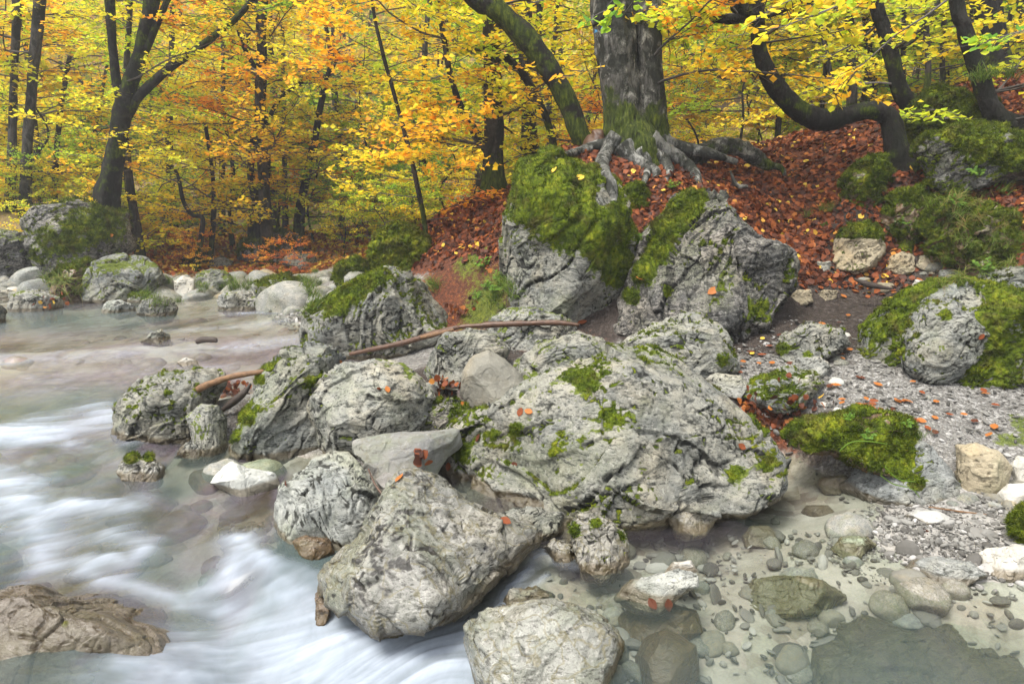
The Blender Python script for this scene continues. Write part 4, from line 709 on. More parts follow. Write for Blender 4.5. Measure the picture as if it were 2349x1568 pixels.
# gravel: uncountable
def gravel():
    V0, T = ico(2); n = 9000; pts = []
    def add(nn, ub, vb):
        for _ in range(nn):
            u, v = rs.uniform(*ub), rs.uniform(*vb)
            z = .1 if v > 1000 else .5
            p = at_z(u, v, .03) if v > 1150 else at_z(u, v, .3) if v > 850 else at_z(u, v, .55); pts.append(p)
    add(1500, (1500, 2400), (770, 960)); add(1900, (1750, 2400), (900, 1160)); add(3200, (1850, 2400), (1150, 1320)); add(2200, (330, 720), (688, 735)); add(1500, (1000, 1800), (820, 1000)); nd = len(pts); add(1300, (1250, 2349), (1170, 1568)); add(900, (500, 900), (1040, 1280))
    P = np.array(pts); z = terrain(P[:, 0], P[:, 1]); wl = W(P[:, 0], P[:, 1]); k = (z > wl - .05); k[nd:] = True; P = P[k]; z = z[k]; bigp = np.where(np.arange(len(k))[k] >= nd, 1.9, 1.)
    n = len(P); s = rs.uniform(.004, .014, n) * np.clip(P[:, 1] / 4.5, .7, 2.); s *= (.7 + rs.rand(n) ** 4 * 1.3) * bigp * (1 + (bigp > 1) * rs.rand(n) ** 5 * 1.5)
    A = rs.normal(size=(n, 3, 3)) * .25 + np.eye(3) * [1, .8, .55]; th = rs.uniform(0, 6.3, n)
    R = np.zeros((n, 3, 3)); R[:, 0, 0] = np.cos(th); R[:, 0, 1] = -np.sin(th); R[:, 1, 0] = np.sin(th); R[:, 1, 1] = np.cos(th); R[:, 2, 2] = 1
    V = np.einsum('nij,kj->nki', R @ A, V0) * s[:, None, None] + np.stack([P[:, 0], P[:, 1], z + s * .1 + .01], 1)[:, None]
    TT = (T[None] + (np.arange(n) * len(V0))[:, None, None]).reshape(-1, 3)
    m = NT('gravel'); c = m.ramp(m.attr('hue'), [(0., (.06, .056, .048)), (.5, (.135, .13, .115)), (.85, (.21, .205, .185)), (1., (.36, .35, .33))])
    mt = m.surf(m.n('BsdfPrincipled', {'Base Color': c, 'Roughness': .85}))
    o = obj('gravel', mesh('gravel', V.reshape(-1, 3), TT, mt, {'hue': ('POINT', np.repeat(rs.rand(n), len(V0)))}, smooth=False))
    tag(o, 'loose pale gravel covering the banks of the stream', 'gravel', kind='stuff')
gravel()

# ------------------------------------------------------------------ leaves
def leaf_quads(P, D, Nn, s, wr=.55, six=False, fold=.25, curl=0.):
    """P base, D direction, Nn normal, s length -> verts, faces"""
    D = D / np.linalg.norm(D, axis=1)[:, None]; S = np.cross(D, Nn); S /= np.linalg.norm(S, axis=1)[:, None] + 1e-9; U = np.cross(S, D)
    s = np.asarray(s)[:, None]; n = len(P)
    if six:
        pr = [(0, 0, 0), (.3, -.42, fold * .4), (.7, -.36, fold * .3 + curl * .5), (1., 0, curl), (.7, .36, fold * .3 + curl * .5), (.3, .42, fold * .4)]
    else:
        pr = [(0, 0, 0), (.48, -.5, fold * .5), (1., 0, curl), (.48, .5, fold * .5)]
    V = np.stack([P + D * s * a + S * s * b * wr * 2 * .5 / .5 * .75 + U * s * c for a, b, c in pr], 1)
    k = len(pr); return V.reshape(-1, 3), np.arange(n * k).reshape(n, k)

def litter_mesh(P, Nrm, size, hue, rng, six=True, tilt=.5):
    n = len(P); a = rng.uniform(0, 6.3, n); D = np.stack([np.cos(a), np.sin(a), np.zeros(n)], 1)
    N = Nrm + rng.normal(size=(n, 3)) * tilt; N /= np.linalg.norm(N, axis=1)[:, None]; D -= (D * N).sum(1)[:, None] * N
    return leaf_quads(P, D, N, size, .8, six, .22, 0.) + (hue,)
def tnormal(x, y, e=.05):
    gx_ = (terrain(x + e, y) - terrain(x - e, y)) / (2 * e); gy_ = (terrain(x, y + e) - terrain(x, y - e)) / (2 * e)
    N = np.stack([-gx_, -gy_, np.ones_like(gx_)], 1); return N / np.linalg.norm(N, axis=1)[:, None]
def scatter_litter():
    rng = np.random.RandomState(5); n = 190000
    y = 5.2 + rng.rand(n) ** 1.3 * 13; x = rng.uniform(-.8, 1., n) * y * .85
    z = terrain(x, y); nz = n2(x, y, .9, 21); nb = n2(x, y, 2.5, 77)
    pr = sstep(.95, 1.25, z + .25 * nz + .2 * nb) * sstep(5.8, 7., y + .6 * nz); pr = np.maximum(pr, sstep(13, 14, y) * .45); pr *= sstep(-.55, -.1, nb + .0)
    k = rng.rand(n) < pr; x, y, z = x[k], y[k], z[k]; n = len(x)
    P = np.stack([x, y, z + .03 * n2(x, y, 1.6, 11) + rng.uniform(.0, .035, n)], 1); N = tnormal(x, y)
    hue = np.clip(.40 + .2 * rng.normal(size=n) + .25 * n2(x, y, 3, 5), 0, .95); hue += .12 * n2(x, y, .8, 15); hue = np.clip(hue, 0, .95); hue[rng.rand(n) < .015] = 1.; hue += sstep(12.8, 14., y) * .42; hue = np.clip(hue, 0, 1)
    V, Fc, h = litter_mesh(P, N, rng.uniform(.042, .078, n) * np.clip(y / 9, 1, 1.4), hue, rng)
    o = obj('leaf_litter', mesh('leaf_litter', V, Fc, M['litter'], {'hue': ('FACE', h)}, smooth=False)); tag(o, 'thick carpet of rust brown fallen leaves on the banks', 'fallen leaves', kind='stuff')
    print('litter', n)
scatter_litter()

# individual fallen leaves lying on gravel, soil and rocks
LM = []
for k in range(5):
    rg = np.random.RandomState(k + 3)
    prof = [(0, 0), (.18, .22), (.45, .33), (.75, .24), (1, 0), (.75, -.24), (.45, -.33), (.18, -.22)]
    V = np.array([(a - .5, b, .12 * abs(b) + .1 * (a - .5) ** 2 * rg.uniform(-1, 2)) for a, b in prof] + [(.0, 0, 0.)]); Fc = np.array([[i, (i + 1) % 8, 8] for i in range(8)])
    for hname, hv in (('rust', .55), ('orange', .78), ('dark', .3), ('yellow', 1.)):
        LM.append((hname, mesh('fallen_leaf', V, Fc, M['litter'], {'hue': ('FACE', np.full(8, hv))}, smooth=False)))
DG = None
def drop_leaf(p, nrm, s, hue, label, group, rg):
    import mathutils
    c = [m for h, m in LM if h == hue]; o = obj('fallen_leaf', c[rg.randint(len(c))], loc=p)
    q = mathutils.Vector(nrm).to_track_quat('Z', 'Y'); q = q @ mathutils.Quaternion((0, 0, 1), rg.uniform(0, 6.3)) @ mathutils.Quaternion((1, 0, 0), rg.normal() * .2)
    o.rotation_euler = q.to_euler(); o.scale = (s, s, s); tag(o, label, 'fallen leaf', group)
rl = np.random.RandomState(12)
for i in range(150):
    u, v = rl.uniform(1690, 2300), rl.uniform(640, 1010)
    if 1950 < u and v > 690 and v < 870: continue
    if u < 1820 and v < 760: continue
    p = ground_hit(u, v, False)
    drop_leaf((p[0], p[1], tz(p[0], p[1]) + .025), tnormal(np.array([p[0]]), np.array([p[1]]))[0], rl.uniform(.048, .078), ['rust', 'orange', 'orange', 'dark', 'yellow'][rl.choice(5, p=[.35, .3, .15, .15, .05])], 'loose fallen leaf on the gravel path or dark soil at the right', 'loose leaves on the path', rl)
bpy.context.view_layer.update(); DG = bpy.context.evaluated_depsgraph_get()
import mathutils
def cast(u, v):
    d = ray(u, v); hit, loc, nr, idx, ob, _ = SC.ray_cast(DG, mathutils.Vector(CAM), mathutils.Vector(d).normalized())
    return (np.array(loc), np.array(nr), ob) if hit else (None, None, None)
for u, v, hue, lab in [(1160, 1195, 'rust', 'foot of the veined boulder, by the water'), (1180, 1065, 'dark', 'left shoulder of the largest boulder'), (1195, 945, 'rust', 'upper left slope of the largest boulder'), (1213, 944, 'orange', 'largest boulder, right one of a pair'), (1098, 1005, 'dark', 'left slope of the largest boulder near its moss seam'), (1030, 1070, 'rust', 'lower left corner of the largest boulder'), (1700, 1024, 'rust', 'right shoulder of the largest boulder'),
                       (1060, 928, 'orange', 'low mossy rock below the egg shaped one'), (918, 1098, 'orange', 'small round stone on the pinkish slab'), (660, 1110, 'dark', 'left corner of the white wrinkled rock'), (872, 890, 'rust', 'rounded boulder, left leaf of two'), (888, 894, 'orange', 'rounded boulder, right leaf of two'), (1335, 740, 'rust', 'rock by the end of the driftwood pole'), (1470, 640, 'orange', 'left mossy edge of the sharp peaked boulder'), (1635, 668, 'orange', 'dark face of the sharp peaked boulder'), (2250, 772, 'rust', 'gritty boulder at the right'), (1498, 1384, 'dark', 'submerged brown stone, left of two red leaves'), (1532, 1386, 'dark', 'submerged brown stone, right of two red leaves'), (2118, 1213, 'rust', 'white sand near the bright flat stone'), (1270, 392, 'yellow', 'mossy top of the cliff boulder'), (780, 832, 'orange', 'crest of the pointed boulder'), (255, 540, 'orange', 'huge left boulder'), (1330, 408, 'yellow', 'top of the cliff boulder beside the pale root')]:
    p, nr, ob = cast(u, v)
    if p is not None: drop_leaf(p + nr * .008, nr, .056 if p[1] < 6 else .11, hue, {'rust': 'rust brown', 'orange': 'orange', 'dark': 'dark red', 'yellow': 'yellow'}[hue] + ' fallen leaf on the ' + lab, None, rl)

# ------------------------------------------------------------------ trees
def catmull(P, n):
    P = np.array(P, float); P = np.vstack([2 * P[0] - P[1], P, 2 * P[-1] - P[-2]]); out = []
    for i in range(1, len(P) - 2):
        t = np.linspace(0, 1, n, endpoint=(i == len(P) - 3))[:, None]; a, b, c, d = P[i - 1], P[i], P[i + 1], P[i + 2]
        out.append(.5 * (2 * b + (c - a) * t + (2 * a - 5 * b + 4 * c - d) * t * t + (3 * b - a - 3 * c + d) * t ** 3))
    return np.vstack(out)
def tube(C, R, seg=10, lump=0., seed=0, flare=None, mossfn=None):
    C = np.array(C); R = np.array(R); n = len(C); Tn = np.gradient(C, axis=0); Tn /= np.linalg.norm(Tn, axis=1)[:, None] + 1e-9
    ref = np.array([0., 1, 0]) if abs(Tn[0][1]) < .8 else np.array([1., 0, 0]); A = np.zeros_like(C); B = np.zeros_like(C); a = ref
    for i in range(n):
        a = a - (a @ Tn[i]) * Tn[i]; a /= np.linalg.norm(a); A[i] = a; B[i] = np.cross(Tn[i], a)
    th = np.linspace(0, 2 * pi, seg, endpoint=False)
    dirs = A[:, None] * np.cos(th)[None, :, None] + B[:, None] * np.sin(th)[None, :, None]
    rad = np.repeat(R[:, None], seg, 1)
    if lump:
        P0 = (C[:, None] + dirs * rad[..., None]).reshape(-1, 3)
        rad = rad * (1 + lump * (fbm(P0 * [5, 5, 2], seed, 3) + .35 * pn(P0 * [22, 22, 7], seed + 2)).reshape(n, seg))
    if flare:
        k, amt = flare; s = np.arange(n) / (n - 1); fl = np.exp(-s * k)
        rad = rad * (1 + amt * fl[:, None] * (1 + .5 * np.cos(th * 5 + seed)[None] + .3 * np.cos(th * 3 + 2 * seed)[None]))
    V = (C[:, None] + dirs * rad[..., None]).reshape(-1, 3); i = np.arange((n - 1) * seg); r_, c_ = i // seg, i % seg
    Q = np.stack([r_ * seg + c_, r_ * seg + (c_ + 1) % seg, (r_ + 1) * seg + (c_ + 1) % seg, (r_ + 1) * seg + c_], 1)
    V = np.vstack([V, C[-1:] + Tn[-1] * R[-1] * .6]); tip = len(V) - 1
    T = np.stack([(n - 1) * seg + np.arange(seg), (n - 1) * seg + (np.arange(seg) + 1) % seg, np.full(seg, tip)], 1)
    V = np.vstack([V, C[:1]]); b0 = len(V) - 1; T2 = np.stack([(np.arange(seg) + 1) % seg, np.arange(seg), np.full(seg, b0)], 1)
    return V, Q, np.vstack([T, T2])
class Acc:
    def __init__(s): s.V = []; s.Q = []; s.T = []; s.n = 0
    def add(s, V, Q, T): s.V.append(V); s.Q.append(Q + s.n); s.T.append(T + s.n); s.n += len(V)
    def me(s, name, mat, org, mossf=None):
        V = np.vstack(s.V); fl = [np.vstack(s.Q), np.vstack(s.T)]
        zrel = V[:, 2] - org[2]
        mo = np.clip(.95 * np.exp(-np.clip(zrel, 0, None) / .55) + .25, 0, 1) if mossf is None else mossf(V)
        return mesh(name, V - org, fl, mat, {'moss': ('POINT', mo)})
def prisms(A, B, ra, rb):
    """many straight 3-sided twigs at once"""
    n = len(A); d = B - A; d /= np.linalg.norm(d, axis=1)[:, None] + 1e-9; s = np.cross(d, [0.3, .2, .93]); s /= np.linalg.norm(s, axis=1)[:, None] + 1e-9; u = np.cross(d, s)
    th = np.array([0, 2.094, 4.189]); R = lambda c, r: c[:, None] + (s[:, None] * np.cos(th)[None, :, None] + u[:, None] * np.sin(th)[None, :, None]) * np.asarray(r)[:, None, None]
    V = np.concatenate([R(A, ra), R(B, rb)], 1).reshape(-1, 3); o = (np.arange(n) * 6)[:, None]
    Q = np.concatenate([np.hstack([o + i, o + (i + 1) % 3, o + 3 + (i + 1) % 3, o + 3 + i]) for i in range(3)])
    return V, Q
def foliage(rng, starts, dirs, lens, rads, ls, hue0, huev, dens=1., twig=1.):
    """branches with flat sprays of leaves. returns branch verts/quads and leaf arrays"""
    bv, bq, n0 = [], [], 0; LP, LDr, LN, LH = [], [], [], []
    for S, D, Ln, R0 in zip(starts, dirs, lens, rads):
        m = max(5, int(Ln / .28)); P = [np.array(S, float)]; d = np.array(D, float); d /= np.linalg.norm(d)
        for i in range(m):
            d = d + rng.normal(size=3) * [.16, .16, .10] + [0, 0, .03 - .05 * i / m]; d /= np.linalg.norm(d); P.append(P[-1] + d * Ln / m)
        P = np.array(P); rr = R0 * (1 - np.linspace(0, 1, m + 1) * .85)
        V, Q = prisms(P[:-1], P[1:] , rr[:-1], rr[1:]); bv.append(V); bq.append(Q + n0); n0 += len(V)
        bh = hue0 + rng.normal() * huev
        nt_ = int(m * 2.4 * dens)
        t = rng.uniform(.18, 1., nt_) * m; i0 = np.minimum(t.astype(int), m - 1); f = (t - i0)[:, None]; A = P[i0] * (1 - f) + P[i0 + 1] * f; dd = P[i0 + 1] - P[i0]; dd /= np.linalg.norm(dd, axis=1)[:, None]
        sd = np.cross(dd, [0, 0, 1.]); sg = np.where(rng.rand(nt_) < .5, -1, 1)[:, None]
        td = dd * rng.uniform(.4, 1., (nt_, 1)) + sd * sg * rng.uniform(.5, 1.1, (nt_, 1)); td[:, 2] += rng.normal(size=nt_) * .16; td /= np.linalg.norm(td, axis=1)[:, None]
        tl = (.25 + .55 * rng.rand(nt_)) * (1.1 - .5 * t / m) * twig; mid = A + td * tl[:, None] * .55 + rng.normal(size=(nt_, 3)) * .02; B = A + td * tl[:, None] + [0, 0, -.04]
        tr = np.full(nt_, min(.007, R0 * .4)) 
        for a, b, ra, rb in ((A, mid, tr, tr * .8), (mid, B, tr * .8, tr * .4)):
            V, Q = prisms(a, b, ra, rb); bv.append(V); bq.append(Q + n0); n0 += len(V)
        nl = np.maximum(4, (tl / (ls * .52)).astype(int)); k = np.repeat(np.arange(nt_), nl)
        s = rng.uniform(.1, 1.05, len(k))[:, None]; LPp = A[k] + td[k] * tl[k][:, None] * s + rng.normal(size=(len(k), 3)) * .03 * [1, 1, .8]
        side = np.cross(td[k], [0, 0, 1.]); sg = np.where(rng.rand(len(k)) < .5, -1, 1)[:, None]
        ld = td[k] * .7 + side * sg * .8 + rng.normal(size=(len(k), 3)) * [.25, .25, .22]; ld[:, 2] -= .15
        nn = rng.normal(size=(len(k), 3)) * .42; nn[:, 2] += 1
        LP.append(LPp); LDr.append(ld); LN.append(nn); LH.append(bh + rng.normal(size=len(k)) * .07)
    return np.vstack(bv), np.vstack(bq), np.vstack(LP), np.vstack(LDr), np.vstack(LN), np.concatenate(LH)
def make_tree(name, trunk_lines, mat, org, label, cat='tree', group=None, branches=None, leaf_size=.075, hue=0.41, huev=.08, seed=0, dens=1., extra=None, mossf=None, seg=14, flare=None, twig=1.):
    """trunk_lines: list of (points, radii). branches: (starts, dirs, lens, rads)"""
    rng = np.random.RandomState(seed + 1000); root = empty(name, tuple(org)); acc = Acc()
    for i, (P, R) in enumerate(trunk_lines):
        n = 8; C = catmull(P, n); Rr = catmull(np.array([[r, 0, 0] for r in R]), n)[:, 0]
        acc.add(*tube(C, np.maximum(Rr, .003), seg if i == 0 else max(6, seg - 4), .24, seed + i, flare if i == 0 else None))
    obj('trunk', acc.me('trunk', mat, org, mossf), root)
    if branches is not None and len(branches[0]):
        bv, bq, LP, LDr, LN, LH = foliage(rng, *branches, leaf_size, hue, huev, dens, twig)
        obj('branches', mesh('branches', bv - org, bq, M['twig'], {'moss': ('POINT', np.zeros(len(bv)))}), root)
        V, Fc = leaf_quads(LP, LDr, LN, rng.uniform(.75, 1.2, len(LP)) * leaf_size, .75)
        obj('crown', mesh('crown', V - org, Fc, M['leaf'], {'hue': ('FACE', np.clip(LH, 0, 1))}, smooth=False), root)
    tag(root, label, cat, group); return root
def px_line(pts, y, yend=None):
    """pts: (u, v, width px) -> world points and radii; distance runs from y to yend"""
    n = len(pts); P, R = [], []
    for i, (u, v, w_) in enumerate(pts):
        yy = y if yend is None else y + (yend - y) * i / (n - 1)
        P.append(at_y(u, v, yy)); R.append(w_ / F * yy * .5)
    return P, R
def br_along(P, n, rng, t0, t1, ln, r, bias=None, up=.12):
    C = catmull(P, 12); L = len(C); S, D, LL, RR = [], [], [], []
    for k in range(n):
        i = int(L * rng.uniform(t0, t1)); a = rng.uniform(0, 2 * pi)
        if bias is not None and rng.rand() < .6: a = bias + rng.normal() * .6
        S.append(C[min(i, L - 1)]); D.append((cos(a), sin(a), up + rng.normal() * .12)); l = ln * rng.uniform(.6, 1.25); LL.append(l); RR.append(r * l / ln)
    return S, D, LL, RR

TL = [] # the trees one can point at: name, lines(px), y, mat, label, branches..., hue
def photo_tree(name, lines, y, mat, label, nb=0, ln=2., t0=.3, t1=1., hue=0.41, huev=.08, bias=None, seed=0, leaf=.075, seg=14, flare=(6, .5), topext=True, mossf=None, dens=1., cat='tree', yend=None, group=None, twig=1.):
    rng = np.random.RandomState(seed * 7 + 1); TLn = []
    for i, ln_ in enumerate(lines):
        P, R = px_line(ln_, y, yend)
        if i == 0:
            g0 = P[0]; tzz = tz(g0[0], g0[1]); 
            if g0[2] > tzz - .25: P = [np.array([g0[0], g0[1], min(tzz, g0[2]) - .25])] + P; R = [R[0] * 1.05] + R
        if topext and ln_[-1][1] < 20:
            d = P[-1] - P[-2]; d /= np.linalg.norm(d); P.append(P[-1] + d * 1.5 + [0, 0, .6]); P.append(P[-1] + d * 1.2 + [0, 0, 1.6]); R += [R[-1] * .75, R[-1] * .35]
        TLn.append((P, R))
    br = None
    if nb:
        S, D, L, RR = [], [], [], []
        for i, (P, R) in enumerate(TLn):
            q = br_along(P, max(2, nb // len(TLn)), rng, t0 if i == 0 else .1, t1, ln, min(.022, R[-1] * .5 + .006), bias); S += q[0]; D += q[1]; L += q[2]; RR += q[3]
        br = (S, D, L, RR)
    o = TLn[0][0][0] + [0, 0, .25] if len(TLn[0][0]) > len(lines[0]) else TLn[0][0][0]
    return make_tree(name, TLn, M[mat], np.array(o), label, cat, group, br, leaf, hue, huev, seed, dens, None, mossf, seg, flare, twig)

# the big double beech, with roots over the boulder
lowmoss = lambda b, h: (lambda V: np.clip(1.0 * np.exp(-np.clip(V[:, 2] - b, 0, None) / h), 0, 1) * .95 + .15)
bt = photo_tree('beech_tree', [[(1452, 350, 124), (1445, 310, 106), (1431, 250, 88), (1418, 150, 84), (1409, 60, 85), (1402, -10, 88)], [(1508, 345, 52), (1502, 300, 58), (1494, 200, 58), (1489, 100, 56), (1482, -10, 60)]], 8.7, 'bark_beech',
                'thick old double trunked beech with a blue paint mark, atop the mossy cliff boulder', nb=10, ln=2.4, t0=.75, hue=0.46, seed=1, seg=56, flare=(9, .22), mossf=lowmoss(2.6, .6))
def root(pts, y, mat='bark_beech', parent=None, nm='root', seg=14, moss=.2):
    n = len(pts); Y = []
    for k, (u, v, w_) in enumerate(pts):
        p, nr, ob = cast(u, v); Y.append(y if (k == 0 or p is None or p[1] > y + .4) else p[1])
    Y = np.array(Y); Y = np.minimum(np.minimum.accumulate(np.convolve(np.r_[Y[0], Y, Y[-1]], [.2, .6, .2], 'valid')), Y + .1)
    P = [at_y(u, v, yy) for (u, v, w_), yy in zip(pts, Y)]; R = [w_ / F * yy * .5 for (u, v, w_), yy in zip(pts, Y)]
    P[-1] = P[-1] + [0, 0, -R[-1]]
    C = catmull(P, 8); Rr = catmull(np.array([[r, 0, 0] for r in R]), 8)[:, 0]; V, Q, T = tube(C, Rr, seg, .35, int(pts[0][0]))
    org = np.array(bt.location)
    return obj(nm, mesh(nm, V - org, [Q, T], M[mat], {'moss': ('POINT', np.full(len(V), moss))}), parent)
root([(1418, 315, 44), (1394, 345, 34), (1380, 378, 30), (1388, 405, 30), (1402, 430, 28), (1408, 460, 16)], 8.5, 'bark_root', parent=bt, moss=.05)
root([(1430, 335, 50), (1452, 362, 36), (1480, 382, 30), (1504, 396, 24), (1498, 414, 16)], 8.45, 'bark_root', parent=bt, moss=.25)
root([(1490, 320, 50), (1520, 342, 40), (1556, 366, 34), (1588, 392, 30), (1604, 424, 20)], 8.5, 'bark_root', parent=bt, moss=.3)
root([(1500, 350, 30), (1522, 372, 26), (1534, 392, 22), (1522, 418, 12)], 8.4, 'bark_root', parent=bt, moss=.15)
root([(1512, 322, 50), (1560, 340, 32), (1620, 350, 22), (1690, 366, 12)], 8.7, 'bark_root', parent=bt, moss=.3)
root([(1470, 345, 30), (1486, 375, 20), (1484, 398, 17), (1476, 418, 10)], 8.4, 'bark_root', parent=bt, moss=.1)
root([(1410, 330, 40), (1365, 338, 26), (1310, 352, 18), (1270, 358, 10)], 8.6, 'bark_root', parent=bt, moss=.4)
# blue trail mark
p0 = at_y(1372, 72, 8.7)
def paint_patch():
    cu0, cyy = 1388, 8.72; Pc = at_y(1413, 73, 8.7); r = 89 / F * 8.7 * .5 * 1.06; V = []; Fq = []
    th = np.linspace(pi * 1.02, pi * 1.32, 14); zs = np.linspace(-.028, .028, 5); rg = np.random.RandomState(1)
    for j, z in enumerate(zs):
        for i, a in enumerate(th): V.append((Pc[0] + r * cos(a), Pc[1] + r * sin(a) * 1.0, Pc[2] + z + rg.normal() * .004))
    for j in range(4):
        for i in range(13): Fq.append((j * 14 + i, j * 14 + i + 1, (j + 1) * 14 + i + 1, (j + 1) * 14 + i))
    org = np.array(bt.location); obj('paint_mark', mesh('paint_mark', np.array(V) - org, np.array(Fq), M['bluepaint']), bt)
paint_patch()

PT = photo_tree
PT('leaning_tree', [[(1352, 345, 46), (1330, 310, 43), (1300, 230, 44), (1255, 150, 46), (1205, 85, 48), (1130, 15, 42), (1070, -20, 36)]], 9.0, 'bark_dark', 'dark mossy trunk leaning left across the picture beside the big beech', nb=6, ln=1.8, t0=.6, hue=0.46, seed=2, seg=28, flare=(9, .2), mossf=lambda V: np.full(len(V), .62))
PT('forest_tree', [[(1133, 440, 60), (1132, 400, 46), (1133, 300, 42), (1130, 150, 40), (1128, -15, 38)]], 10.6, 'bark_brown', 'straight brown trunk with a mossy foot on the leaf bank left of the leaning trunk', nb=16, ln=2.4, t0=.3, hue=0.49, seed=3, seg=24, flare=(8, .6))
PT('forest_tree', [[(1217, 370, 36), (1212, 250, 30), (1207, 120, 34), (1200, -15, 36)], [(1232, 380, 18), (1222, 250, 18), (1235, 60, 16), (1240, -15, 14)]], 12.2, 'bark_brown', 'twin brown trunk seen between the straight brown tree and the leaning trunk', nb=14, ln=2.6, hue=0.46, seed=4)
PT('slender_tree', [[(1272, 355, 16), (1262, 300, 15), (1240, 240, 17), (1200, 170, 18), (1160, 130, 15)]], 10.4, 'bark_dark', 'thin black crooked stem rising behind the leaning trunk', nb=8, ln=1.6, hue=0.46, seed=5)
PT('slender_tree', [[(1125, 360, 24), (1100, 320, 22), (1060, 250, 16), (1035, 180, 13), (1020, 100, 12), (1005, -15, 10)]], 10.9, 'bark_brown', 'slanting thin tree left of the straight brown trunk with many layered yellow sprays', nb=26, ln=1.7, t0=.1, hue=0.41, seed=6, huev=.12)
PT('slender_tree', [[(975, 520, 12), (958, 430, 11), (935, 330, 10), (905, 220, 9), (875, 110, 8), (850, -15, 7)]], 9.8, 'bark_brown', 'young slanting beech sapling above the round moss boulder full of orange yellow sprays', nb=34, ln=1.5, t0=.12, hue=.6, seed=7, huev=.1, flare=None)
PT('forked_tree', [[(245, 475, 44), (255, 400, 38), (272, 310, 34), (282, 255, 40), (300, 190, 32), (325, 110, 28), (350, -15, 30)], [(285, 262, 26), (268, 190, 20), (258, 100, 18), (250, -15, 20)], [(290, 262, 26), (320, 220, 20), (390, 155, 18), (470, 100, 15), (575, 5, 12)], [(310, 170, 20), (345, 90, 16), (380, 10, 12), (400, -40, 8)]], 13.2, 'bark_dark', 'dark tree forking into several arms behind the huge left boulder', nb=22, ln=2.2, t0=.5, hue=.33, seed=8, seg=20, huev=.1, mossf=lambda V: np.full(len(V), .55))
PT('slender_tree', [[(58, 500, 22), (62, 350, 20), (75, 180, 20), (92, -15, 24)]], 14.6, 'bark_grey', 'smooth grey trunk at the left, second from the picture edge', nb=8, ln=2.2, hue=.6, seed=9, seg=14)
PT('slender_tree', [[(22, 520, 16), (28, 330, 15), (33, 150, 14), (40, -15, 18)]], 14.9, 'bark_grey', 'smooth grey trunk nearest the left edge of the picture', nb=8, ln=2., hue=.6, seed=10)
PT('gnarled_tree', [[(603, 570, 32), (600, 480, 26), (607, 380, 24), (598, 260, 22), (602, 130, 20), (592, -15, 18)], [(604, 300, 12), (640, 230, 9), (690, 190, 7), (730, 160, 5)], [(600, 180, 12), (560, 110, 9), (540, 40, 7), (535, -15, 5)]], 15.4, 'bark_dark', 'black gnarled tree standing on the dark heap of rock', nb=20, ln=2.6, t0=.2, hue=0.53, seed=11, huev=.12)
PT('slender_tree', [[(578, 540, 20), (582, 450, 18), (575, 380, 15), (590, 250, 12)]], 15.8, 'bark_dark', 'short dark trunk close behind the black gnarled tree', nb=4, ln=2., hue=.6, seed=12)
PT('slender_tree', [[(685, 570, 24), (688, 480, 20), (705, 400, 18), (722, 320, 15), (745, 200, 13), (775, 120, 12)]], 16.0, 'bark_dark', 'dark tree curving right, right of the black gnarled tree', nb=16, ln=2.5, hue=0.53, seed=13, huev=.12)
PT('slender_tree', [[(655, 575, 12), (653, 400, 11), (650, 200, 9), (648, 60, 8)]], 18.0, 'bark_grey', 'straight thin grey trunk between the black gnarled tree and the curving one', nb=12, ln=2.4, hue=0.49, seed=14)
PT('slender_tree', [[(508, 570, 12), (510, 400, 12), (512, 200, 10), (510, 80, 8)]], 17.5, 'bark_grey', 'straight thin grey trunk left of the black gnarled tree', nb=12, ln=2.4, hue=.45, seed=15)
PT('slender_tree', [[(482, 600, 13), (490, 500, 11), (488, 400, 9), (470, 280, 8)]], 15.0, 'bark_dark', 'thin dark trunk rising from the mossy rock at the forest edge', nb=12, ln=2.3, t0=.4, hue=0.41, seed=16)
PT('crooked_tree', [[(452, 598, 12), (462, 540, 11), (464, 500, 10), (440, 492, 9), (420, 460, 9), (410, 410, 7), (400, 385, 6)]], 14.2, 'bark_dark', 'small hook shaped crooked stem at the forest edge of the far bank', nb=8, ln=1.6, t0=.5, hue=.48, seed=17)
PT('slender_tree', [[(320, 580, 20), (300, 440, 17), (288, 300, 13), (290, 150, 12), (300, -15, 10)]], 14.2, 'bark_brown', 'thin brown trunk just right of the dark forked tree', nb=16, ln=2.2, t0=.3, hue=.42, seed=18)
PT('slender_tree', [[(125, 480, 12), (130, 350, 11), (142, 230, 11), (160, 130, 9)]], 17.0, 'bark_dark', 'short dark trunk between the grey trunks and the forked tree', nb=12, ln=2.4, hue=.6, seed=19)
PT('slender_tree', [[(190, 490, 9), (205, 380, 8), (225, 260, 7), (255, 100, 6)]], 18.0, 'bark_grey', 'slanting thin grey stem directly left of the forked tree', nb=10, ln=2.4, hue=0.41, seed=20)
PT('slender_tree', [[(535, 575, 12), (528, 500, 10), (535, 400, 9), (520, 300, 8)]], 16.5, 'bark_dark', 'dark thin trunk immediately left of the heap of dark rock', nb=10, ln=2.2, hue=.45, seed=21)
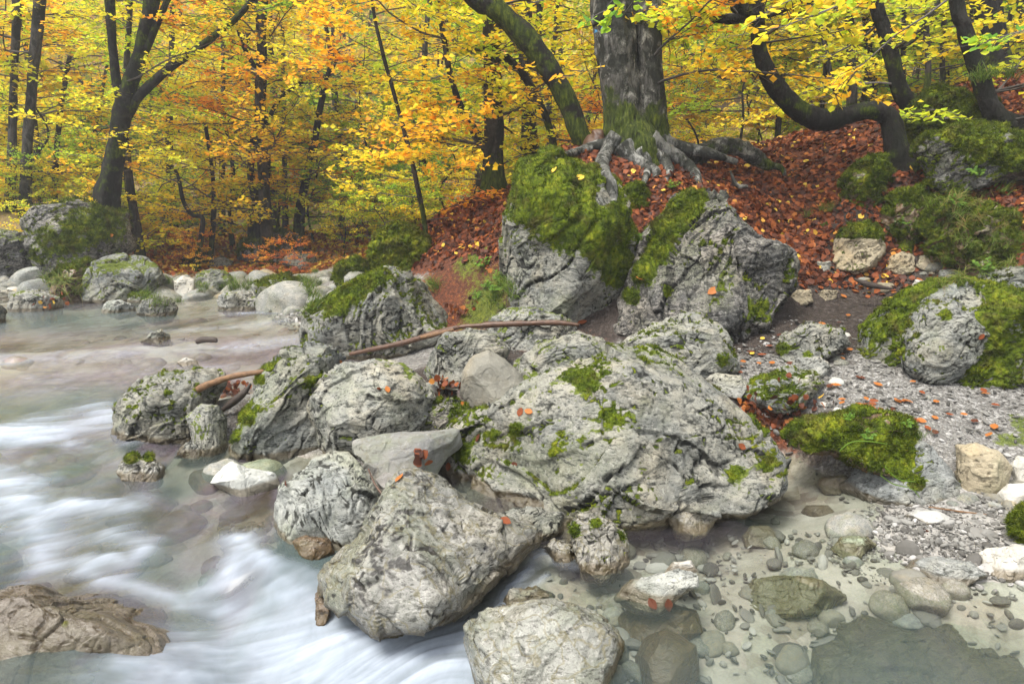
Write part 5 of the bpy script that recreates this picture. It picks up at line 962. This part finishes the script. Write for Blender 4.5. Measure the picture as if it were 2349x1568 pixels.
# right side
PT('bent_tree', [[(2085, 400, 70), (2062, 355, 52), (2050, 310, 45), (2036, 268, 42), (1995, 254, 38), (1945, 264, 38), (1895, 276, 44), (1845, 262, 44), (1795, 220, 42), (1760, 165, 36), (1742, 110, 31), (1737, 55, 30), (1735, 18, 32)],
                 [(1740, 30, 34), (1712, 32, 34), (1698, 15, 32), (1685, -30, 32)], [(1710, 40, 22), (1670, 46, 18), (1620, 38, 15), (1572, 20, 10)], [(1745, 45, 7), (1800, 25, 6), (1860, 5, 5), (1900, -10, 4)]], 8.3, 'bark_dark',
   'strangely bent trunk that runs level above the leafy slope and then curves upward', nb=26, ln=1.5, t0=.72, hue=.45, huev=.12, seed=22, seg=28, leaf=.085, flare=(14, .35), mossf=lambda V: np.full(len(V), .5))
PT('curved_tree', [[(2120, 262, 46), (2090, 240, 38), (2062, 200, 31), (2045, 130, 29), (2025, 60, 28), (2005, -15, 28)], [(2070, 110, 14), (2110, 75, 11), (2150, 10, 9), (2160, -15, 7)]], 9.3, 'bark_dark', 'dark curved trunk on the crest right of the bent tree', nb=12, ln=1.6, hue=.38, seed=23, seg=24, mossf=lambda V: np.full(len(V), .5))
PT('curved_tree', [[(2400, 320, 60), (2345, 298, 50), (2290, 270, 40), (2262, 220, 36), (2235, 140, 33), (2210, 60, 31), (2192, -15, 29)]], 7.8, 'bark_dark', 'long curved trunk growing from the right edge above the scarred dark boulder', nb=8, ln=1.5, hue=.36, seed=24, seg=28, mossf=lambda V: np.full(len(V), .45))
PT('forest_tree', [[(2292, 175, 60), (2282, 120, 46), (2270, 50, 42), (2258, -15, 42)], [(2310, 170, 20), (2300, 80, 18), (2290, -15, 16)]], 11.3, 'bark_dark', 'dark double trunk with grass at its foot near the top right corner', nb=8, ln=2., hue=.38, seed=25, seg=20, mossf=lambda V: np.full(len(V), .5))
rt_ = np.random.RandomState(4)
for (u, v, w_, uu, yy, lab) in [(1955, 255, 22, 1948, 13.5, 'straight trunk seen above the level part of the bent tree'), (1995, 250, 18, 1985, 14, 'second straight trunk, left of the dark curved one on the crest'), (2125, 215, 13, 2118, 12, 'thin wavy grey stem between the two dark curved trunks'), (1925, 250, 10, 1870, 13, 'slanting thin trunk above the bend of the bent tree'),
                               (1880, 300, 10, 1905, 14.5, 'thin dark trunk behind the upward curve of the bent tree'), (2165, 215, 12, 2170, 13, 'pale thin stem left of the long curved trunk'), (2070, 235, 12, 2075, 13.5, 'thin trunk hidden behind the dark curved one'), (2335, 120, 26, 2340, 14, 'brown trunk in the top right corner'), (2235, 150, 16, 2225, 13.5, 'grey trunk behind the long curved one')]:
    PT('slender_tree', [[(u, v, w_), (u + (uu - u) * .4 + rt_.normal() * 5, v * .6, w_ * .9), (uu, -15, w_ * .85)]], yy, rt_.choice(['bark_brown', 'bark_grey', 'bark_far']), lab, nb=14, ln=2.2, t0=.2, hue=rt_.uniform(.3, .42), seed=int(u), huev=.08)
# arched dead root
def log_obj(name, pts, y, yend, mat, label, cat='driftwood', seg=12, moss=0., lump=.4, kids=()):
    P, R = px_line(pts, y, yend); org = P[0]; C = catmull(P, 10); Rr = catmull(np.array([[r, 0, 0] for r in R]), 10)[:, 0]; V, Q, T = tube(C, Rr, seg, lump, int(pts[0][1]))
    o = obj(name, mesh(name, V - org, [Q, T], M[mat], {'moss': ('POINT', np.full(len(V), moss))}), loc=org); tag(o, label, cat); return o
log_obj('arched_root', [(1585, 372, 44), (1612, 350, 44), (1650, 338, 42), (1695, 340, 38), (1730, 358, 32), (1760, 378, 26), (1790, 385, 16), (1800, 400, 10)], 9.0, 8.8, 'bark_beech', 'thick dark arched root rising from the leaves right of the beech', 'root', 18, .55)
log_obj('tree_stump', [(1350, 352, 40), (1362, 330, 44), (1375, 312, 36), (1380, 303, 20)], 8.8, 8.7, 'wood_wet', 'broken red brown rotten stump between the leaning trunk and the beech', 'stump', 14, 0., .5)
log_obj('driftwood_pole', [(803, 812, 8), (860, 800, 12), (930, 785, 12), (1000, 764, 14), (1060, 748, 10)], 6.6, 6.3, 'wood_wet', 'red brown driftwood pole leaning up across the boulders to the right', 'driftwood')
log_obj('driftwood_splinter', [(965, 774, 8), (1000, 766, 11), (1040, 756, 6)], 6.2, 6.15, 'wood_gold', 'golden stripped splinter on the driftwood pole', 'driftwood')
log_obj('driftwood_stick', [(1050, 750, 9), (1120, 745, 14), (1200, 742, 13), (1270, 740, 12), (1328, 745, 8)], 5.85, 5.75, 'wood_wet', 'level brown driftwood stick lying over the low wide rock', 'driftwood')
log_obj('driftwood_twig', [(1325, 758, 6), (1360, 775, 7), (1415, 790, 5)], 5.75, 5.6, 'wood_dark', 'dark twig at the right end of the level driftwood stick', 'twig')
log_obj('driftwood_branch', [(440, 908, 12), (455, 893, 16), (490, 877, 13), (540, 862, 14), (604, 852, 11)], 4.75, 4.7, 'wood_gold', 'orange stripped branch resting between the leftmost midstream boulder and the pointed one', 'driftwood')
log_obj('driftwood_root', [(905, 880, 20), (935, 870, 26), (965, 850, 18), (985, 835, 8)], 5.7, 5.8, 'wood_dark', 'dark rotten root end stuck in the gap left of the round grey rock', 'driftwood')
log_obj('driftwood_twig', [(900, 872, 3), (960, 850, 4), (1000, 830, 2)], 5.5, 5.6, 'wood_wet', 'thin reddish twig across the dark gap of the rock pile', 'twig')
for k_, pts in enumerate(([(1925, 1035, 3), (1950, 1015, 3), (1990, 1012, 3), (2035, 1018, 2)], [(2020, 1090, 2), (2050, 1110, 3), (2090, 1120, 2), (2110, 1140, 2)], [(2030, 1070, 2), (2060, 1098, 3), (2100, 1105, 2)])):
    P_, R_ = px_line(pts, 3.72, 3.68); V_, Q_, T_ = tube(catmull(P_, 6), catmull(np.array([[r, 0, 0] for r in R_]), 6)[:, 0], 6)
    ov = [o for o, c, z in ROCKS if o.name.startswith('mossy_overhang')][0]; obj('stem', mesh('stem', V_ - np.array(ov.location), [Q_, T_], M['plant'], {'hue': ('POINT', np.full(len(V_), .8))}), ov)
log_obj('thin_twig', [(845, 1075, 4), (860, 1110, 5), (878, 1135, 6)], 3.5, 3.4, 'wood_wet', 'thin brown twig leaning on the pinkish slab beside the wrinkled rock', 'twig')
log_obj('driftwood_chunk', [(452, 784, 10), (468, 779, 15), (490, 779, 13), (497, 783, 6)], 7.2, 7.15, 'wood_dark', 'dark brown chunk of wood stranded on the lip of the upper pool', 'driftwood', 12)
log_obj('dark_branch', [(505, 945, 10), (530, 925, 18), (560, 900, 14), (575, 880, 6)], 4.85, 4.9, 'wood_dark', 'dark rotten branch behind the stripped driftwood', 'driftwood')
log_obj('dark_branch', [(1960, 640, 6), (1990, 652, 14), (2030, 660, 10), (2050, 662, 4)], 6.9, 6.8, 'wood_dark', 'charred looking piece of wood on the dark soil before the hollow', 'driftwood')
log_obj('thin_twig', [(2130, 1162, 3), (2220, 1175, 5), (2340, 1190, 4)], 3.6, 3.5, 'wood_gold', 'long thin orange twig on the pebbles beside the bright white stone', 'twig')
log_obj('fallen_branch', [(1675, 392, 4), (1690, 425, 9), (1715, 428, 8)], 8.2, 8.2, 'bark_beech', 'short piece of grey root poking from the leaf carpet', 'root')
def overhang(starts, lab, hue, seed, name='overhanging_branch', huev=.12, ls=.07):
    rng = np.random.RandomState(seed); S = [at_y(a, b, c) for a, b, c, *_ in starts]; D = [(at_y(d, e, f) - s_) for (a, b, c, d, e, f), s_ in zip(starts, S)]; L = [float(np.linalg.norm(d)) for d in D]
    bv, bq, LP, LDr, LN, LH = foliage(rng, S, D, L, [.012] * len(S), ls, hue, huev, .8, .6); org = S[0]
    r = empty(name, tuple(org)); tag(r, lab, 'branch'); obj('branch', mesh('branch', bv - org, bq, M['twig']), r)
    V, Fc = leaf_quads(LP, LDr, LN, rng.uniform(.75, 1.2, len(LP)) * ls, .8, True); obj('leaves', mesh('leaves', V - org, Fc, M['leaf'], {'hue': ('FACE', np.clip(LH + rng.normal(size=len(LH)) * .12, 0, 1))}, smooth=False), r)
overhang([(2150, -60, 5.6, 1640, 130, 5.9), (2050, -90, 5.4, 1700, 30, 5.2), (2200, -20, 5.8, 1850, 150, 5.9)], 'near beech spray of yellow, green and orange leaves hanging over the bent trunk', .46, 31)
overhang([(1560, -80, 6.2, 1380, 20, 6.4)], 'small near spray of leaves hanging across the top of the big beech', .42, 33)
overhang([(2420, 60, 6., 2230, 110, 6.1)], 'light green leaf spray reaching in from the right edge', .12, 35, huev=.02)
# broken pale rails in the far right wood
rl_ = empty('broken_fence', tuple(at_y(2150, 212, 14.))); tag(rl_, 'pale weathered broken wooden fence glimpsed behind the right crest', 'fence')
for pts in ([(2118, 222, 5), (2160, 190, 5)], [(2118, 195, 5), (2165, 215, 5)], [(2125, 205, 4), (2185, 195, 4)], [(2160, 228, 9), (2160, 165, 9)]):
    P, R = px_line([pts[0], ((pts[0][0] + pts[1][0]) / 2, (pts[0][1] + pts[1][1]) / 2, pts[0][2]), pts[1]], 14.); V, Q, T = tube(P, R, 6)
    obj('rail', mesh('rail', V - np.array(rl_.location), [Q, T], M['wood_pale']), rl_)

# understorey and background trees (copies of a few built kinds)
def proto_tree(seed, H, r0, nb, ln, leaf, name='background_tree'):
    rng = np.random.RandomState(seed); lean = rng.normal(size=2) * .10; P = []; R = []
    for i in range(7):
        t = i / 6; P.append(np.array([lean[0] * H * t + rng.normal() * .12 * (i > 0), lean[1] * H * t + rng.normal() * .12 * (i > 0), H * t - (.3 if i == 0 else 0)])); R.append(r0 * (1 - .8 * t))
    S, D, L, RR = br_along(P, nb, rng, .05, .78, ln, .018)
    return make_tree(name, [(P, R)], M['bark_far'], np.zeros(3), 'x', 'tree', None, (S, D, L, RR), leaf, .5, .11, seed, 1., seg=9, flare=(8, .4))
PROTO = [proto_tree(200 + k, 9. + (k % 3) * 2, .06 + .015 * (k % 4), 42, 2.1, .07) for k in range(6)]
PROTO2 = [proto_tree(300 + k, 17., .12 + .02 * k, 62, 3.2, .115) for k in range(4)]
SAP = [proto_tree(400 + k, 3.6, .02, 22, 1.3, .075, 'beech_sapling') for k in range(4)]
def copy_tree(root_, loc, rz, sc, hue, label, group):
    r = root_.copy(); COL.objects.link(r); r.location = loc; r.rotation_euler = (0, 0, rz); r.scale = (sc, sc, sc); tag(r, label, 'tree', group)
    for ch in list(root_.children):
        c = ch.copy(); COL.objects.link(c); c.parent = r; c.color = (hue, .5, .5, 1)
    return r
used_p = []
def place_trees(n, protos, yr, label, group, seed, sc=(.85, 1.2), huefn=None, xr=(-.85, .85), excl=None, mind=1.0):
    rg = np.random.RandomState(seed); c = 0; t = 0
    while c < n and t < n * 30:
        t += 1; y = rg.uniform(*yr); x = rg.uniform(*xr) * y
        if excl and excl(x, y): continue
        if any((x - a) ** 2 + (y - b) ** 2 < mind ** 2 for a, b in used_p): continue
        used_p.append((x, y)); u = CU + F * x / y
        copy_tree(protos[rg.randint(len(protos))], (x, y, tz(x, y) - .05), rg.uniform(0, 6.3), rg.uniform(*sc), huefn(u, rg), label, group); c += 1
def huefn(u, rg):
    h = np.interp(u, [-400, 300, 600, 900, 1300, 1600, 1900, 2500], [.46, .38, .44, .36, .46, .40, .29, .27]); return float(np.clip(h + rg.normal() * .12, .15, .85))
place_trees(20, PROTO, (13.5, 21), 'slender tree with layered autumn leaves at the front of the wood', 'trees at the front of the wood', 1, huefn=huefn, excl=lambda x, y: (y < 16 and x / y < .0 and x/y > -.1) or (y < 16.5 and x / y < -.48) or (x / y > .2 and y < 14.5), mind=1.1)
place_trees(25, PROTO, (21, 34), 'slender tree half hidden in the yellow foliage of the middle wood', 'trees in the middle of the wood', 2, sc=(1., 1.5), huefn=huefn, mind=1.3)
place_trees(38, PROTO2, (32, 58), 'tall hazy tree far back in the wood', 'far trees in the wood', 3, sc=(.9, 1.3), huefn=huefn, mind=2.)
place_trees(85, SAP, (13.5, 32), 'knee to head high beech sapling with bright leaves under the trees', 'young beech saplings', 4, sc=(.6, 1.5), huefn=lambda u, r: huefn(u, r) - .05, excl=lambda x, y: y < 14 and x / y < .3 and x / y > -.6 and False, mind=.8)
place_trees(34, SAP, (13.2, 16.5), 'low beech sapling with yellow leaves at the edge of the wood above the far bank', 'saplings at the edge of the wood', 9, sc=(.25, .55), huefn=lambda u, r: huefn(u, r) - .04, xr=(-.80, -.12), mind=.35, excl=lambda x, y: -.46 < x / y < -.26)
# rust-red low sapling in front of the dark heap of rock
for (x_, y_, s_, h_) in [(at_y(640, 620, 13.6)[0], 13.6, .28, .82), (at_y(590, 620, 13.9)[0], 13.9, .24, .80), (at_y(700, 625, 13.3)[0], 13.3, .25, .84)]:
    copy_tree(SAP[1], (x_, y_, tz(x_, y_) - .1), x_ * 9, s_, h_, 'low sapling with rust orange leaves in front of the dark heap of rock', 'rust orange saplings')
for p_ in PROTO + PROTO2 + SAP:
    for ch in list(p_.children): bpy.data.objects.remove(ch)
    bpy.data.objects.remove(p_)

# far wooded slope: uncountable
def far_wood():
    rng = np.random.RandomState(8); nc = 5200; y = 47 + rng.rand(nc) ** .9 * 66; x = rng.uniform(-1, 1, nc) * y * .95; z = terrain(x, y)
    h = rng.uniform(3, 11, nc); per = 40; n = nc * per; k = np.repeat(np.arange(nc), per)
    off = rng.normal(size=(n, 3)) * np.stack([h * .26, h * .26, h * .28], 1)[k] if False else rng.normal(size=(n, 3)) * (h[k] * .27)[:, None]
    P = np.stack([x[k], y[k], z[k] + h[k] * .62], 1) + off; P[:, 2] = np.maximum(P[:, 2], terrain(P[:, 0], P[:, 1]) + .2)
    ch = np.clip(.52 + .22 * rng.normal(size=nc) + .3 * n2(x, y, .05, 9), .05, 1); hue = np.clip(ch[k] + rng.normal(size=n) * .06, 0, 1)
    D = rng.normal(size=(n, 3)); N = rng.normal(size=(n, 3)) * .6 + [0, -.2, .7]
    V, Fc = leaf_quads(P, D, N, rng.uniform(.3, .6, n) * (P[:, 1] / 80) ** .5, .8)
    o = obj('far_woodland', mesh('far_woodland', V, Fc, M['far'], {'hue': ('FACE', hue)}, smooth=False)); tag(o, 'hazy mass of autumn woodland on the valley side behind', 'woodland', kind='stuff')
far_wood()

# ------------------------------------------------------------------ grass, plants
def tuft_mesh(seed, n, L, spread, hue, droop=.6, wd=.004):
    rng = np.random.RandomState(seed); V = []; Fq = []; H = []
    for i in range(n):
        a = rng.uniform(0, 6.3); l = L * rng.uniform(.5, 1.1); o = rng.normal(size=2) * spread; d = np.array([cos(a), sin(a), 0]); s = np.array([-sin(a), cos(a), 0]) * wd; out = rng.uniform(.2, 1.) ; b = len(V)
        for j in range(5):
            t = j / 4; p = np.array([o[0], o[1], 0]) + d * l * out * t * (.4 + .6 * t) + np.array([0, 0, l * (t - droop * 1.1 * t * t * out)]); w_ = (1 - t * .9)
            V.append(p - s * w_); V.append(p + s * w_)
        for j in range(4): Fq.append((b + j * 2, b + j * 2 + 1, b + j * 2 + 3, b + j * 2 + 2)); H.append(np.clip(hue + rng.normal() * .18, 0, 1))
    return mesh('grass_tuft', np.array(V), np.array(Fq), M['grass'], {'hue': ('FACE', np.array(H))})
GT = [tuft_mesh(k, 45, .26, .03, .38 + .14 * (k % 3), 1.1) for k in range(4)]; GG = [tuft_mesh(10 + k, 60, .22, .04, .25, .6) for k in range(3)]
DGU = lambda: (bpy.context.view_layer.update(), bpy.context.evaluated_depsgraph_get())[1]
DG = DGU()
rg = np.random.RandomState(21)
def tufts(pts, ms, s, label, group, cat='grass tuft', name='grass_tuft', jit=12):
    for u, v in pts:
        p, nr, ob = cast(u + rg.normal() * jit, v + rg.normal() * jit)
        if p is None or p[1] > 17: continue
        o = obj(name, ms[rg.randint(len(ms))], loc=p - nr * .01); sc = s * rg.uniform(.7, 1.25); o.scale = (sc,) * 3
        tilt = mathutils.Vector((nr[0] * .9, nr[1] * .9, 1)).to_track_quat('Z', 'Y'); o.rotation_euler = (tilt @ mathutils.Quaternion((0, 0, 1), rg.uniform(0, 6.3))).to_euler(); tag(o, label, cat, group)
tufts([(rg.uniform(2150, 2349), rg.uniform(440, 610)) for _ in range(20)], GT, .9, 'drooping dry green and straw grass tuft on the steep right bank', 'grass tufts on the right bank')
tufts([(rg.uniform(1870, 1920), rg.uniform(480, 510)) for _ in range(4)], GT, .8, 'dry grass tuft beside the dark gap left of the moss hummock', 'dry grass tufts on the leaf slope edge')
tufts([(2180, 640), (2220, 640), (2260, 630), (2200, 650), (2150, 655)], GT, .7, 'straw coloured grass lying over the top of the wide mossy boulder', 'straw grass over the mossy boulder')
tufts([(2290, 165), (2270, 175), (2310, 170), (2260, 185)], GG, 1.2, 'green grass tuft at the foot of the double trunk near the top right corner', 'grass at the double trunk')
tufts([(540, 655), (550, 650), (470, 668), (480, 672), (450, 675), (345, 675), (590, 650), (700, 655), (705, 668), (690, 650), (400, 690), (310, 678), (530, 660), (560, 660), (500, 665), (720, 640), (730, 650), (740, 632), (710, 700), (715, 690), (390, 650)], GG, 1.0, 'fresh green grass tuft between the rocks of the far bank', 'grass on the far bank')
tufts([(150, 650), (155, 665), (140, 655), (165, 670), (130, 650)], GT, 1.3, 'brown hanging grass tuft on the overgrown rock at the left', 'brown grass at the left')
tufts([(rg.uniform(1150, 1180), rg.uniform(640, 700)) for _ in range(6)] + [(1000, 650), (990, 640)], GG, .9, 'green grass tuft at the left foot of the cliff boulder', 'grass beside the cliff boulder')
tufts([(2100, 990), (1970, 965), (2060, 1000)], GG, .4, 'tiny green sprig growing on the moss overhang', 'sprigs on the moss overhang')

def plant_mesh(seed, n, H, leaf, hue):
    rng = np.random.RandomState(seed); A, B, P, D, N = [], [], [], [], []
    for i in range(n):
        a = rng.uniform(0, 6.3); tip = np.array([cos(a), sin(a), 0]) * H * rng.uniform(.3, 1.) + [0, 0, H * rng.uniform(.5, 1.)]; A.append(np.zeros(3)); B.append(tip)
        for j in range(5):
            t = .4 + .6 * j / 4; P.append(tip * t); b = a + (1.1 if j % 2 else -1.1) * (j < 4); D.append([cos(b), sin(b), .1]); N.append([rng.normal() * .3, rng.normal() * .3, 1])
    V, Q = prisms(np.array(A), np.array(B), np.full(n, .002), np.full(n, .001)); L, Fc = leaf_quads(np.array(P), np.array(D), np.array(N), np.full(len(P), leaf), .7, True)
    return mesh('small_plant', np.vstack([V, L]), [Q, Fc + len(V)], M['plant'], {'hue': ('FACE', np.concatenate([np.full(len(Q), .2), np.clip(hue + rng.normal(size=len(Fc)) * .15, 0, 1)]))})
PL = [plant_mesh(k, 7, .16, .06, .6) for k in range(4)]
tufts([(1110, 610), (1125, 625), (1100, 665), (1140, 650), (1080, 690)], PL, .55, 'bright green leafy plant below the leaf bank left of the cliff boulder', 'green plants left of the cliff boulder', 'plant', 'small_plant')
tufts([(2075, 510), (2260, 415), (2200, 480), (2250, 620), (2120, 570), (1895, 505)], PL, .55, 'small green leafed plant hanging in the right bank', 'green plants on the right bank', 'plant', 'small_plant')
tufts([(1945, 965), (2080, 975), (1990, 1000)], PL, .25, 'small green herb on the moss overhang', 'herbs on the moss overhang', 'plant', 'small_plant', 4)
tufts([(1455, 560), (1540, 440)], PL, .6, 'small green seedling in the leaves between the tall boulders', 'seedlings between boulders', 'plant', 'small_plant', 3)

# debris pockets
def debris(u, v, n, r, label, seed):
    rng = np.random.RandomState(seed); p, nr, ob = cast(u, v)
    if p is None: return
    P = p + rng.normal(size=(n, 3)) * [r, r * .6, r * .5] + [0, -.03, .02]; V, Fc = leaf_quads(P, rng.normal(size=(n, 3)), rng.normal(size=(n, 3)) + [0, -.5, .5], rng.uniform(.04, .07, n), .7, True)
    o = obj('leaf_pile', mesh('leaf_pile', V - p, Fc, M['litter'], {'hue': ('FACE', np.clip(.4 + .25 * rng.normal(size=n), 0, 1))}, smooth=False), loc=p); tag(o, label, 'leaf pile')
debris(530, 895, 60, .09, 'wet heap of brown and orange leaves caught under the stripped branch', 1)
debris(972, 1052, 9, .02, 'few dark wet leaves stuck between the pinkish slab and the largest boulder', 2)
debris(1020, 885, 40, .07, 'orange leaves in the gap left of the egg shaped rock', 3)
debris(105, 695, 30, .12, 'yellow leaves gathered on the low pale rock at the left water edge', 4)
debris(1745, 950, 190, .2, 'reddish leaves in the wet dark hollow right of the largest boulder', 5)
debris(1060, 715, 60, .15, 'brown leaf remains behind the round grey rock', 6)
print('done build', len(bpy.data.objects))

# ------------------------------------------------------------------ haze
def haze():
    x0, x1, y0, y1, z0, z1 = -210, 210, -8, 214, -3, 72
    V = np.array([(x, y, z) for x in (x0, x1) for y in (y0, y1) for z in (z0, z1)], float)
    Fc = np.array([(0, 1, 3, 2), (4, 6, 7, 5), (0, 4, 5, 1), (2, 3, 7, 6), (0, 2, 6, 4), (1, 5, 7, 3)])
    m = bpy.data.materials.new('haze'); m.use_nodes = True; t = m.node_tree; t.nodes.clear(); o = t.nodes.new('ShaderNodeOutputMaterial'); v = t.nodes.new('ShaderNodeVolumePrincipled')
    v.inputs['Color'].default_value = (.93, .93, .95, 1); v.inputs['Density'].default_value = HAZE; t.links.new(v.outputs[0], o.inputs['Volume'])
    h = obj('haze', mesh('haze', V, Fc, m, smooth=False)); tag(h, 'thin mist filling the valley air', 'haze', kind='stuff')
HAZE = .0026
haze()
